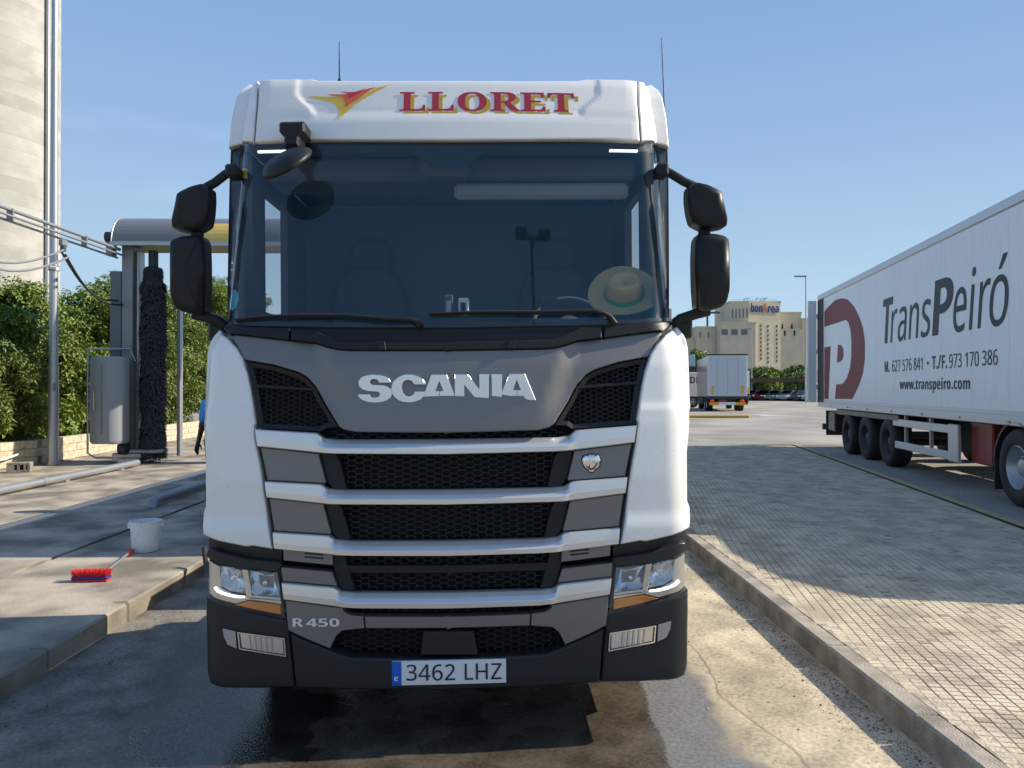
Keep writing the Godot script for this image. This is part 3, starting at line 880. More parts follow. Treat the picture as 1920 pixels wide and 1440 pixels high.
func lamps(t: Node3D):
	for s in 2:
		var flip := func(p: PackedVector2Array) -> PackedVector2Array: return p if s == 0 else mirrored(p)
		var lamp := Node3D.new()
		lamp.name = "headlight"
		t.add_child(lamp, true)
		var rim: PackedVector2Array = flip.call(V([-1.2008,0.9218,-1.1205,0.8856,-1.0051,0.8661,-0.8223,0.8529,-0.8066,0.759,-0.7856,0.6319,-0.9464,0.6628,-1.0554,0.69,-1.1477,0.709,-1.1924,0.7298,-1.2025,0.8507]))
		# back of the lamp bowl, rims, reflectors
		sheet("housing", rim, -0.085, 0.1, M.steelgrey, lamp, 0.0, 0.04)
		sheet("bezel", flip.call(V([-1.1858,0.9007,-1.1348,0.8798,-1.1233,0.8751,-1.1147,0.7719,-1.0502,0.7417,-0.9863,0.7346,-0.9597,0.7219,-0.8171,0.7127,-0.8118,0.6921,-0.9703,0.7141,-1.0421,0.6927,-1.1493,0.7179,-1.1852,0.739])), -0.02, 0.05, M.bezel, lamp, 0.004, 0.03)
		sheet("bezel", flip.call(V([-1.0131,0.8661,-0.9811,0.8624,-0.9597,0.74,-0.8171,0.7255,-0.8145,0.7127,-0.9863,0.7269])), -0.015, 0.05, M.bezel, lamp, 0.004, 0.03)
		for r in [[V([-1.1319,0.8825,-1.0397,0.8697,-1.0131,0.8583,-0.9863,0.7449,-1.0663,0.757,-1.1147,0.7822]), 0.065], [V([-0.9891,0.8624,-0.8303,0.8491,-0.8171,0.723,-0.9385,0.7324,-0.9677,0.758]), 0.075]]:
			var p: PackedVector2Array = flip.call(r[0])
			var c := Vector2.ZERO
			for q in p:
				c += q / p.size()
			var mb := MB.new()
			bowl(mb, p, c, -0.018, r[1])
			part("reflector", mb, M.chrome, lamp)
			var bulb := MB.new()
			bulb.xf = Transform3D(Basis(Vector3.RIGHT, PI / 2), Vector3(c.x, c.y, zf(c.x, c.y) - 0.018 - r[1]))
			bulb.lathe(V([0.014, 0.0, 0.014, 0.02, 0.011, 0.03, 0.0, 0.034]), 14)
			part("bulb", bulb, M.satin, lamp)
		for seg in [V([-1.1556,0.7691,-1.1434,0.778,-1.123,0.7612,-1.1037,0.7527,-1.1037,0.7385,-1.1374,0.75]), V([-1.0983,0.7502,-1.0662,0.7428,-1.0662,0.7286,-1.0983,0.736]), V([-1.0609,0.7416,-1.0315,0.7367,-1.0315,0.7238,-1.0609,0.7274]), V([-1.0262,0.7358,-0.9969,0.734,-0.9942,0.7242,-1.0262,0.7231])]:
			sheet("daytime_light", flip.call(seg), -0.012, 0.02, M.led, lamp, 0.003, 0.02)
		sheet("indicator", flip.call(V([-1.0394,0.6902,-0.9703,0.7103,-0.8171,0.6921,-0.8132,0.6459,-0.9385,0.668])), -0.012, 0.03, M.amber, lamp, 0.003, 0.03)
		sheet("lens", rim, 0.004, 0.0, M.lens, lamp, 0.0, 0.03)
		# fog lamp below
		var fog := Node3D.new()
		fog.name = "fog_lamp"
		t.add_child(fog, true)
		sheet("surround", flip.call(V([-1.1063,0.5937,-1.0263,0.5766,-0.7809,0.548,-0.7737,0.4409,-1.0163,0.4743,-1.0748,0.4955,-1.0959,0.5367])), 0.0105, 0.02, M.deep, fog, 0.003, 0.03)
		sheet("corner_reflector", flip.call(V([-1.0983,0.5847,-1.0317,0.5701,-1.0256,0.4846,-1.0721,0.5046,-1.0906,0.5419])), 0.0135, 0.02, M.galv, fog, 0.003, 0.02)
		var fr: PackedVector2Array = flip.call(V([-1.0224,0.5676,-0.7888,0.5402,-0.7815,0.4499,-1.0136,0.4834]))
		frame_of(fog, "frame", fr, 0.014, 0.006, M.chrome)
		var inner: PackedVector2Array = flip.call(V([-1.0078,0.5587,-0.7993,0.5337,-0.7946,0.4627,-1.0003,0.4927]))
		sheet("reflector", inner, 0.0118, 0.01, M.satin, fog, 0.0)
		for k in 9:
			var f := 0.22 + 0.065 * k
			var a := inner[0].lerp(inner[1], f)
			var b := inner[3].lerp(inner[2], f)
			var mb := MB.new()
			rod(mb, a, b, 0.0165, 0.006)
			part("rib", mb, M.chrome if k % 2 else M.galv, fog)
		sheet("lens", fr, 0.0185, 0.0, M.lens, fog, 0.0)
	# white marker lamps at the top corners of the windscreen
	pair("marker_lamp", V([-1.0268,3.0306,-0.8712,3.0295,-0.8692,3.0187,-1.026,3.0197]), 0.004, 0.02, M.led, t, 0.002)

func bowl(mb: MB, rim: PackedVector2Array, c: Vector2, off: float, deep: float):
	# a polished dish: steep walls, a round floor and shallow upright flutes
	var rings := [1.0, 0.93, 0.82, 0.68, 0.52, 0.36, 0.18]
	var p := resampled(rim, 0.012)
	var deepness := func(q: Vector2, f: float) -> float: return -deep * (1.0 - f * f * f) + 0.0016 * sin(q.x * 420.0) * (1.0 - f)
	var pt := func(k: int, f: float) -> Vector3:
		var q := c + (p[k % p.size()] - c) * f
		return Vector3(q.x, q.y, zf(q.x, q.y) + off + deepness.call(q, f))
	var nr := func(k: int, f: float) -> Vector3:
		var o := (p[k % p.size()] - c)
		var dx := 0.0016 * 420.0 * cos((c.x + o.x * f) * 420.0) * (1.0 - f)
		return Vector3(-o.normalized().x * 3.0 * f * f * deep / o.length() - dx, -o.normalized().y * 3.0 * f * f * deep / o.length(), 1.0).normalized()
	for r in rings.size() - 1:
		for k in p.size():
			mb.squad(pt.call(k, rings[r]), pt.call(k + 1, rings[r]), pt.call(k + 1, rings[r + 1]), pt.call(k, rings[r + 1]), nr.call(k, rings[r]), nr.call(k + 1, rings[r]), nr.call(k + 1, rings[r + 1]), nr.call(k, rings[r + 1]))

func frame_of(parent: Node, called: String, p: PackedVector2Array, off: float, w: float, m: Material):
	var pl := rev(p) if Geometry2D.is_polygon_clockwise(p) else p
	var inn := MB.inset(pl, w)
	var mb := MB.new()
	for k in pl.size():
		var k2 := (k + 1) % pl.size()
		var q := [skin_at(pl[k].x, pl[k].y, off, NO_RELIEF), skin_at(pl[k2].x, pl[k2].y, off, NO_RELIEF), skin_at(inn[k2].x, inn[k2].y, off, NO_RELIEF), skin_at(inn[k].x, inn[k].y, off, NO_RELIEF)]
		mb.quad(q[0], q[1], q[2], q[3], Vector3(0, 0, 1))
		var b := Vector3(0, 0, -0.012)
		mb.quad(q[3], q[2], q[2] + b, q[3] + b, Vector3(inn[k].x - pl[k].x, inn[k].y - pl[k].y, 0))
	part(called, mb, m, parent)

func glazing(t: Node3D):
	var glass := both(V([0.0021,3.0579,-0.6876,3.0664,-0.9199,3.0695,-1.0168,3.0654,-1.18,3.1053,-1.2314,3.0896,-1.2256,2.9042,-1.2086,2.5927,-1.1907,2.2917,-1.179,2.1161,-1.089,2.0797,-0.9721,2.0684,-0.6427,2.0585,0.0075,2.0497]))
	var ws := sheet("windscreen", glass, 0.0, 0.0, M.glass, t, 0.0, 0.03)
	# black ceramic border and pillars just behind the glass
	sheet("black_border", both(V([0.002,3.0625,-0.6878,3.071,-1.017,3.0685,-1.2225,3.0957,-1.2077,3.0597,-1.0049,3.0213,-0.801,3.0184,-0.3989,3.0119,-0.1995,3.0082,-0.1421,2.965,-0.0963,2.9251,0.0028,2.9217])), -0.012, 0.0, M.deep, ws, 0.0, 0.04)
	pair("pillar", V([-1.2314,3.0896,-1.2191,3.0907,-1.2134,2.9038,-1.1965,2.5923,-1.1788,2.2915,-1.1257,2.094,-1.179,2.1161,-1.1907,2.2917,-1.2086,2.5927,-1.2256,2.9042]), 0.002, 0.0, M.black, t, 0.0, 0.02)
	sheet("black_border", both(V([0.0073,2.0717,-0.6437,2.0806,-0.9735,2.0905,-1.1167,2.1047,-1.1096,2.0781,-0.9719,2.0656,-0.6426,2.0558,0.0075,2.0469])), -0.012, 0.0, M.deep, ws, 0.0, 0.05)
	pair("pillar_trim", V([-1.2376,3.0997,-1.1899,3.1043,-1.1824,2.9085,-1.1317,2.5764,-1.1017,2.2763,-1.08,2.0753,-1.1432,2.086,-1.1906,2.2945,-1.2085,2.5969,-1.227,2.91]), -0.02, 0.12, M.cabin, t, 0.0, 0.02)
	# stickers on the inside of the glass
	sheet("sticker", V([-1.1878,2.9727,-1.087,2.9368,-1.08,2.8784,-1.1837,2.9154]), -0.003, 0.0, paint(0.62, 0.52, 0.02, 0.6), ws, 0.0)
	sheet("sticker", round_outline(V([-1.1153,2.2124,-1.083,2.2091]), 1.7), -0.003, 0.0, paint(0.08, 0.40, 0.55, 0.6), ws, 0.0, 0.02)
	sheet("sticker", V([1.1274,2.9763,1.1789,3.0087,1.182,2.9571,1.1274,2.9272]), -0.003, 0.0, paint(0.35, 0.55, 0.60, 0.6), ws, 0.0)
	# wipers
	for w in [
		[V([-0.1297,2.0562,-0.1516,2.0784,-0.1841,2.0896,-0.3055,2.0935,-0.5363,2.1152,-0.7548,2.1193,-0.9197,2.1147,-1.0795,2.1018]), V([-0.2784,2.0905,-0.1842,2.0951,-0.1298,2.0589])],
		[V([0.8535,2.0631,0.8301,2.0994,0.795,2.1204,0.74,2.1301,0.4652,2.1248,0.3292,2.1266,0.1124,2.1262,-0.0874,2.1192]), V([0.4652,2.1248,0.74,2.1301,0.8482,2.0687])],
	]:
		var wiper := Node3D.new()
		wiper.name = "wiper"
		t.add_child(wiper, true)
		var path := PackedVector3Array()
		var k := 0
		for q in w[0]:
			path.append(Vector3(q.x, q.y, zf(q.x, q.y) + (0.018 if k < 3 else 0.035)))
			k += 1
		tubepart("arm", path.slice(0, 5), 0.017, M.black, wiper, 8, 0.009)
		tubepart("blade", path.slice(3), 0.011, M.rubber, wiper, 6, 0.004)
		var mb := MB.new()
		for j in range(4, path.size() - 1):
			var a := path[j]
			var b := path[j + 1]
			mb.quad(a + Vector3(0, 0, -0.002), b + Vector3(0, 0, -0.002), b + Vector3(0, -0.012, -0.030), a + Vector3(0, -0.012, -0.030), Vector3(0, -1, 1))
		part("rubber_lip", mb, M.rubber, wiper)

func round_outline(two: PackedVector2Array, tall: float) -> PackedVector2Array:
	var r := two[0].distance_to(two[1])
	var out := PackedVector2Array()
	for k in 18:
		out.append(two[0] + Vector2(cos(TAU * k / 18) * r, sin(TAU * k / 18) * r * tall))
	return out

func pod(mb: MB, outline: PackedVector2Array, z_back: float, z_front: float, round_by: float):
	# a mirror housing: a rounded front cap on a straight wall
	var pl := rev(outline) if Geometry2D.is_polygon_clockwise(outline) else outline
	pl = soft(pl, 0.14)
	var steps := 6
	var rings := []
	for k in steps + 1:
		var a := PI * 0.5 * k / steps
		rings.append([MB.inset(pl, round_by * (1.0 - cos(a))), z_front - round_by + round_by * sin(a)])
	var m := pl.size()
	var c := Vector2.ZERO
	for q in pl:
		c += q / m
	for k in m:
		var k2 := (k + 1) % m
		var o := Vector3((pl[k2] - pl[k]).y, -(pl[k2] - pl[k]).x, 0).normalized()
		mb.quad(Vector3(pl[k].x, pl[k].y, z_back), Vector3(pl[k2].x, pl[k2].y, z_back), Vector3(pl[k2].x, pl[k2].y, z_front - round_by), Vector3(pl[k].x, pl[k].y, z_front - round_by), o)
		for r in steps:
			var A: PackedVector2Array = rings[r][0]
			var B: PackedVector2Array = rings[r + 1][0]
			var na := Vector3((A[k] - c).normalized().x, (A[k] - c).normalized().y, 0)
			var nb := Vector3((A[k2] - c).normalized().x, (A[k2] - c).normalized().y, 0)
			var f0 := PI * 0.5 * r / steps
			var f1 := PI * 0.5 * (r + 1) / steps
			var Z := Vector3(0, 0, 1)
			mb.squad(Vector3(A[k].x, A[k].y, rings[r][1]), Vector3(A[k2].x, A[k2].y, rings[r][1]), Vector3(B[k2].x, B[k2].y, rings[r + 1][1]), Vector3(B[k].x, B[k].y, rings[r + 1][1]),
				na * cos(f0) + Z * sin(f0), nb * cos(f0) + Z * sin(f0), nb * cos(f1) + Z * sin(f1), na * cos(f1) + Z * sin(f1))
		var E: PackedVector2Array = rings[steps][0]
		var e0 := Vector3(E[k].x, E[k].y, z_front)
		var e1 := Vector3(E[k2].x, E[k2].y, z_front)
		var cc := Vector3(c.x, c.y, z_front + round_by * 0.25)
		mb.tri(e0, e1, cc, Vector3(0, 0, 1), Vector3(0, 0, 1), Vector3(0, 0, 1))
		mb.flat(Vector3(pl[k].x, pl[k].y, z_back), Vector3(pl[k2].x, pl[k2].y, z_back), Vector3(c.x, c.y, z_back), Vector3(0, 0, -1))

func soft(p: PackedVector2Array, cut := 0.25) -> PackedVector2Array:
	# corners cut twice
	var q := p
	for r in 2:
		var out := PackedVector2Array()
		for k in q.size():
			var a := q[k]
			var b := q[(k + 1) % q.size()]
			out.append(a.lerp(b, cut))
			out.append(a.lerp(b, 1.0 - cut))
		q = out
	return q

func moved(p: PackedVector2Array, by: float) -> PackedVector2Array:
	# the driver's mirror arm is folded out a little further
	var out := PackedVector2Array()
	for q in p:
		out.append(q + Vector2(by * clampf((absf(q.x) - 1.17) / 0.12, 0.0, 1.0), 0))
	return out

func mirrors(t: Node3D):
	for s in 2:
		var flip := func(p: PackedVector2Array) -> PackedVector2Array: return p if s == 0 else moved(mirrored(p), 0.035)
		var sx := 1.0 if s == 0 else -1.0
		var mir := Node3D.new()
		mir.name = "door_mirror"
		t.add_child(mir, true)
		var mb := MB.new()
		pod(mb, flip.call(V([-1.2945,2.8348,-1.3533,2.8208,-1.4065,2.7956,-1.429,2.7787,-1.4377,2.7279,-1.4577,2.6377,-1.4524,2.5981,-1.4022,2.5867,-1.3212,2.5863,-1.2707,2.6172,-1.2591,2.6793,-1.2531,2.7499,-1.2555,2.8149])), -0.44, -0.31, 0.045)
		part("wide_angle_housing", mb, M.black, mir)
		mb = MB.new()
		pod(mb, flip.call(V([-1.3008,2.5616,-1.3928,2.5564,-1.4402,2.5453,-1.4626,2.5229,-1.4648,2.3963,-1.4642,2.2614,-1.4479,2.1938,-1.4175,2.1627,-1.3313,2.1396,-1.2866,2.1506,-1.2802,2.2828,-1.2793,2.432,-1.2843,2.5306])), -0.44, -0.30, 0.05)
		part("main_housing", mb, M.black, mir)
		var a: PackedVector2Array = flip.call(V([-1.1636,2.9222,-1.1976,2.8967,-1.2485,2.8514,-1.3049,2.8203]))
		tubepart("upper_arm", PackedVector3Array([Vector3(a[0].x, a[0].y, -0.42), Vector3(a[1].x, a[1].y, -0.41), Vector3(a[2].x, a[2].y, -0.40), Vector3(a[3].x, a[3].y, -0.40)]), 0.024, M.black, mir, 10)
		boxpart("arm_foot", Vector3(minf(a[0].x - 0.02 * sx, a[0].x + 0.045 * sx), a[0].y - 0.045, -0.47), Vector3(maxf(a[0].x - 0.02 * sx, a[0].x + 0.045 * sx), a[0].y + 0.022, -0.36), M.black, mir, 0.01)
		var b: PackedVector2Array = flip.call(V([-1.3652,2.1512,-1.2952,2.1337,-1.2307,2.1078,-1.2084,2.0821]))
		tubepart("lower_arm", PackedVector3Array([Vector3(b[0].x, b[0].y, -0.40), Vector3(b[1].x, b[1].y, -0.40), Vector3(b[2].x, b[2].y, -0.41), Vector3(b[3].x, b[3].y, -0.42)]), 0.030, M.black, mir, 10)
		var d: PackedVector2Array = flip.call(V([-1.2462,2.1239,-1.2555,2.0044]))
		boxpart("arm_foot", Vector3(minf(d[0].x - 0.045 * sx, d[0].x + 0.05 * sx), d[1].y, -0.50), Vector3(maxf(d[0].x - 0.045 * sx, d[0].x + 0.05 * sx), d[0].y, -0.40), M.black, mir, 0.012)
		var e: PackedVector2Array = flip.call(V([-1.3504,2.6175,-1.3509,2.5462]))
		tubepart("neck", PackedVector3Array([Vector3(e[0].x, e[0].y, -0.42), Vector3(e[1].x, e[1].y, -0.42)]), 0.034, M.black, mir, 12)
		for g in [[V([-1.428,2.7738,-1.3089,2.7735,-1.3097,2.6502,-1.4288,2.6507])], [V([-1.4523,2.5162,-1.3389,2.5157,-1.3407,2.2294,-1.454,2.2301])]]:
			var q: PackedVector2Array = flip.call(g[0])
			var gm := MB.new()
			gm.quad(Vector3(q[0].x, q[0].y, -0.443), Vector3(q[1].x, q[1].y, -0.443), Vector3(q[2].x, q[2].y, -0.443), Vector3(q[3].x, q[3].y, -0.443), Vector3(0, 0, -1))
			part("mirror_glass", gm, M.chrome, mir)
	# kerb mirror on its bracket over the passenger's corner
	var km := Node3D.new()
	km.name = "front_mirror"
	t.add_child(km, true)
	var bracket := MB.new()
	var bp := V([-0.8556,3.1276,-0.7391,3.1303,-0.7309,3.1219,-0.7312,3.0743,-0.7591,3.0464,-0.7623,2.9989,-0.8371,2.9991,-0.8395,3.0493,-0.8642,3.0773,-0.864,3.1164])
	bracket.prism(bp, -0.39, -0.245, 0.012)
	part("bracket", bracket, M.black, km)
	var c := V([-0.8016,2.8852,-0.6713,2.9578,-0.7355,2.966])
	var head := MB.new()
	head.xf = Transform3D(Basis(Vector3.BACK, 0.50) * Basis(Vector3.RIGHT, 0.62), Vector3(c[0].x, c[0].y, -0.16))
	head.xf.basis = head.xf.basis * Basis.from_scale(Vector3(1.0, 1.0, 0.72))
	head.lathe(V([0.0, 0.052, 0.045, 0.050, 0.085, 0.042, 0.118, 0.027, 0.138, 0.008, 0.142, -0.004, 0.138, -0.014, 0.130, -0.016]), 32)
	part("housing", head, M.black, km)
	var face := MB.new()
	face.xf = head.xf
	face.lathe(V([0.131, -0.0155, 0.09, -0.024, 0.05, -0.028, 0.0, -0.030]), 32)
	part("mirror_glass", face, M.chrome, km)
	var arm_end := V([-0.7805,2.9685,-0.789,2.9192])
	tubepart("arm", PackedVector3Array([Vector3(arm_end[0].x, arm_end[0].y, -0.29), Vector3(arm_end[0].x, arm_end[0].y - 0.01, -0.22), Vector3(arm_end[1].x, arm_end[1].y, -0.17)]), 0.024, M.black, km, 10)
	# two whip aerials on the roof
	for q in [[V([-0.799,3.8241,-0.7987,4.1076]), -1.5, 0.006], [V([1.376,3.4135,1.3735,3.5122,1.3686,3.7309,1.3576,4.0485]), -1.3, 0.006]]:
		var ae := Node3D.new()
		ae.name = "aerial"
		t.add_child(ae, true)
		var path := PackedVector3Array()
		for p in q[0]:
			path.append(Vector3(p.x, p.y, q[1]))
		tubepart("whip", path, q[2], M.black, ae, 6, 0.0025)
		var foot := MB.new()
		foot.tube(PackedVector3Array([path[0] - Vector3(0, 0.10, 0), path[0] + Vector3(0, 0.03, 0)]), 0.022, 0.010, 10)
		part("foot", foot, M.black, ae)

func cab_inside(t: Node3D):
	var roofl := MB.new()
	roofl.box(Vector3(-1.1, 3.06, -1.84), Vector3(1.1, 3.10, -0.48))
	part("roof_lining", roofl, M.cabin, t)
	boxpart("bunk_wall", Vector3(-1.11, 1.3, -1.84), Vector3(1.11, 3.05, -1.76), M.cabin, t)
	boxpart("cab_floor", Vector3(-1.15, 1.25, -1.84), Vector3(1.15, 1.30, -0.25), M.cabin, t)
	# dashboard: a shelf that drops towards the seats
	var d := MB.new()
	var prof := [[-0.235, 1.97], [-0.30, 2.045], [-0.50, 2.055], [-0.72, 2.03], [-0.82, 1.97], [-0.84, 1.5]]
	for k in prof.size() - 1:
		d.quad(Vector3(-1.10, prof[k][1], prof[k][0]), Vector3(1.10, prof[k][1], prof[k][0]), Vector3(1.10, prof[k + 1][1], prof[k + 1][0]), Vector3(-1.10, prof[k + 1][1], prof[k + 1][0]), Vector3(0, 1, -0.1))
	var dash := part("dashboard", d, M.cabin_light, t)
	var hood := MB.new()
	hood.box(Vector3(0.42, 2.03, -0.78), Vector3(0.98, 2.13, -0.56), 0.03)
	part("instrument_hood", hood, M.cabin, dash)
	# visors and blind under the roof edge
	var bl := MB.new()
	bl.box(Vector3(0.02, 2.80, -0.60), Vector3(1.0, 2.89, -0.55), 0.02)
	part("sun_blind", bl, M.cabin_light, t)
	boxpart("header_box", Vector3(-0.16, 2.90, -0.62), Vector3(0.10, 3.05, -0.44), M.cabin, t, 0.02)
	boxpart("header_shelf", Vector3(-1.05, 2.92, -0.95), Vector3(1.05, 3.05, -0.60), M.cabin, t, 0.02)
	# steering wheel
	var wheel := MB.new()
	var ring := PackedVector3Array()
	for k in 33:
		ring.append(Vector3(cos(TAU * k / 32) * 0.225, 0, sin(TAU * k / 32) * 0.225))
	wheel.xf = Transform3D(Basis(Vector3.RIGHT, 0.95), Vector3(0.70, 2.12, -0.98))
	wheel.tube(ring, 0.016, -1.0, 8, false)
	for a in [0.2, 2.94, 4.71]:
		wheel.tube(PackedVector3Array([Vector3.ZERO, Vector3(cos(a), 0, -sin(a)) * 0.22]), 0.016, -1.0, 6)
	wheel.lathe(V([0.0, 0.03, 0.07, 0.02, 0.08, -0.02, 0.0, -0.03]), 16)
	part("steering_wheel", wheel, M.cabin, t)
	# two seats
	for x in [-0.62, 0.66]:
		var seat := Node3D.new()
		seat.name = "seat"
		t.add_child(seat, true)
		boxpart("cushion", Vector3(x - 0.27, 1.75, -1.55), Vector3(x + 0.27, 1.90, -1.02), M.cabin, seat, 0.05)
		var bk := MB.new()
		pod(bk, V([x - 0.27, 1.86, x + 0.27, 1.86, x + 0.28, 2.2, x + 0.22, 2.50, x + 0.12, 2.58, x - 0.12, 2.58, x - 0.22, 2.50, x - 0.28, 2.2]), -1.70, -1.54, 0.06)
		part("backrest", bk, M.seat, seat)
		var hr := MB.new()
		pod(hr, V([x - 0.14, 2.57, x + 0.14, 2.57, x + 0.15, 2.70, x + 0.10, 2.79, x - 0.10, 2.79, x - 0.15, 2.70]), -1.69, -1.59, 0.05)
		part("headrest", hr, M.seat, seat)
	# two small devices on the shelf, a phone cradle and a card reader, and a black holder by the wiper
	for q in [[V([-0.0291,2.2428,0.0182,2.1346]), M.cabin, V([-0.0167,2.2092,0.0081,2.1383])], [V([0.0474,2.2253,0.1033,2.134]), paint(0.45, 0.50, 0.50, 0.5), V([0.0594,2.2002,0.0871,2.1378])], [V([0.4881,2.2283,0.5784,2.1252]), M.deep, V([0.5207,2.2031,0.5433,2.1916])]]:
		var dev := boxpart("dash_device", Vector3(q[0][0].x, q[0][1].y, -0.40), Vector3(q[0][1].x, q[0][0].y, -0.37), q[1], dash, 0.006)
		boxpart("screen", Vector3(q[2][0].x, q[2][1].y, -0.3695), Vector3(q[2][1].x, q[2][0].y, -0.366), M.steelgrey if q[1] == M.cabin else M.deep, dev, 0.001)

func undercarriage(t: Node3D):
	var fr := MB.new()
	for s in [-1.0, 1.0]:
		fr.box(Vector3(s * 0.43 - 0.05, 0.75, -5.9), Vector3(s * 0.43 + 0.05, 1.02, -0.5))
	for z in [-0.9, -2.4, -4.0, -5.8]:
		fr.box(Vector3(-0.45, 0.78, z - 0.08), Vector3(0.45, 0.98, z + 0.08))
	part("chassis", fr, M.dark_steel, t)
	boxpart("engine_tray", Vector3(-0.55, 0.42, -2.2), Vector3(0.55, 1.2, -0.6), M.dark_steel, t, 0.06)
	boxpart("splash_plate", Vector3(-1.05, 0.30, -0.62), Vector3(1.05, 0.95, -0.50), M.dark_steel, t, 0.03)
	for s in [-1.0, 1.0]:
		boxpart("added_shade_step", Vector3(minf(s * 0.9, s * 1.22), 0.26, -0.88), Vector3(maxf(s * 0.9, s * 1.22), 1.0, -0.40), M.bumper, t, 0.04)  # unseen block, added to stop sunlight passing under the cab
	boxpart("front_axle", Vector3(-1.0, 0.22, -1.6), Vector3(1.0, 0.55, -1.25), M.dark_steel, t, 0.05)
	for z in [-1.42, -5.05]:
		for s in [-1.0, 1.0]:
			truck_wheel(t, Vector3(s * 1.04, 0.5, z), s)
	for s in [-1.0, 1.0]:
		boxpart("fuel_tank", Vector3(minf(s * 0.55, s * 1.18), 0.42, -4.1), Vector3(maxf(s * 0.55, s * 1.18), 1.05, -2.5), M.galv, t, 0.09)
		var arch := MB.new()
		for k in 10:
			var a := PI * k / 10.0
			var b := PI * (k + 1) / 10.0
			arch.quad(Vector3(s * 0.86, 0.5 + 0.62 * sin(a), -1.42 + 0.62 * cos(a)), Vector3(s * 0.86, 0.5 + 0.62 * sin(b), -1.42 + 0.62 * cos(b)), Vector3(s * 1.22, 0.5 + 0.62 * sin(b), -1.42 + 0.62 * cos(b)), Vector3(s * 1.22, 0.5 + 0.62 * sin(a), -1.42 + 0.62 * cos(a)))
		part("wheel_arch", arch, M.black, t)

func truck_wheel(parent: Node, at: Vector3, s: float, r := 0.5, w := 0.32, rim_look: Material = M.galv):
	# axle along x; s is the outer side
	var wh := Node3D.new()
	wh.name = "wheel"
	parent.add_child(wh, true)
	wh.position = at
	var turn := Basis(Vector3.BACK, -s * PI / 2)
	var ty := MB.new()
	ty.xf = Transform3D(turn, Vector3.ZERO)
	ty.lathe(V([r * 0.56, -w / 2, r * 0.93, -w / 2, r * 0.985, -w * 0.42, r, -w * 0.3, r, -w * 0.08, r * 0.985, -w * 0.06, r * 0.985, w * 0.06, r, w * 0.08, r, w * 0.3, r * 0.985, w * 0.42, r * 0.93, w / 2, r * 0.66, w * 0.52, r * 0.57, w * 0.46]), 48)
	part("tyre", ty, M.rubber, wh)
	var rim := MB.new()
	rim.xf = Transform3D(turn, Vector3.ZERO)
	rim.lathe(V([r * 0.575, w * 0.47, r * 0.555, w * 0.49, r * 0.53, w * 0.44, r * 0.50, w * 0.10, r * 0.42, w * 0.02, r * 0.30, w * 0.16, r * 0.24, w * 0.20, r * 0.22, w * 0.34, r * 0.12, w * 0.38, 0.0, w * 0.38]), 40)
	part("rim", rim, rim_look, wh)
	var nuts := MB.new()
	for k in 10:
		var a := TAU * k / 10.0
		nuts.xf = Transform3D(turn, turn * Vector3(cos(a) * r * 0.335, w * 0.12, sin(a) * r * 0.335))
		nuts.lathe(V([0.018, 0.0, 0.018, 0.03, 0.010, 0.045, 0.0, 0.046]), 8)
	var hub := part("wheel_nuts", nuts, M.chrome, wh)
	hub.set_meta("kind", "stuff")


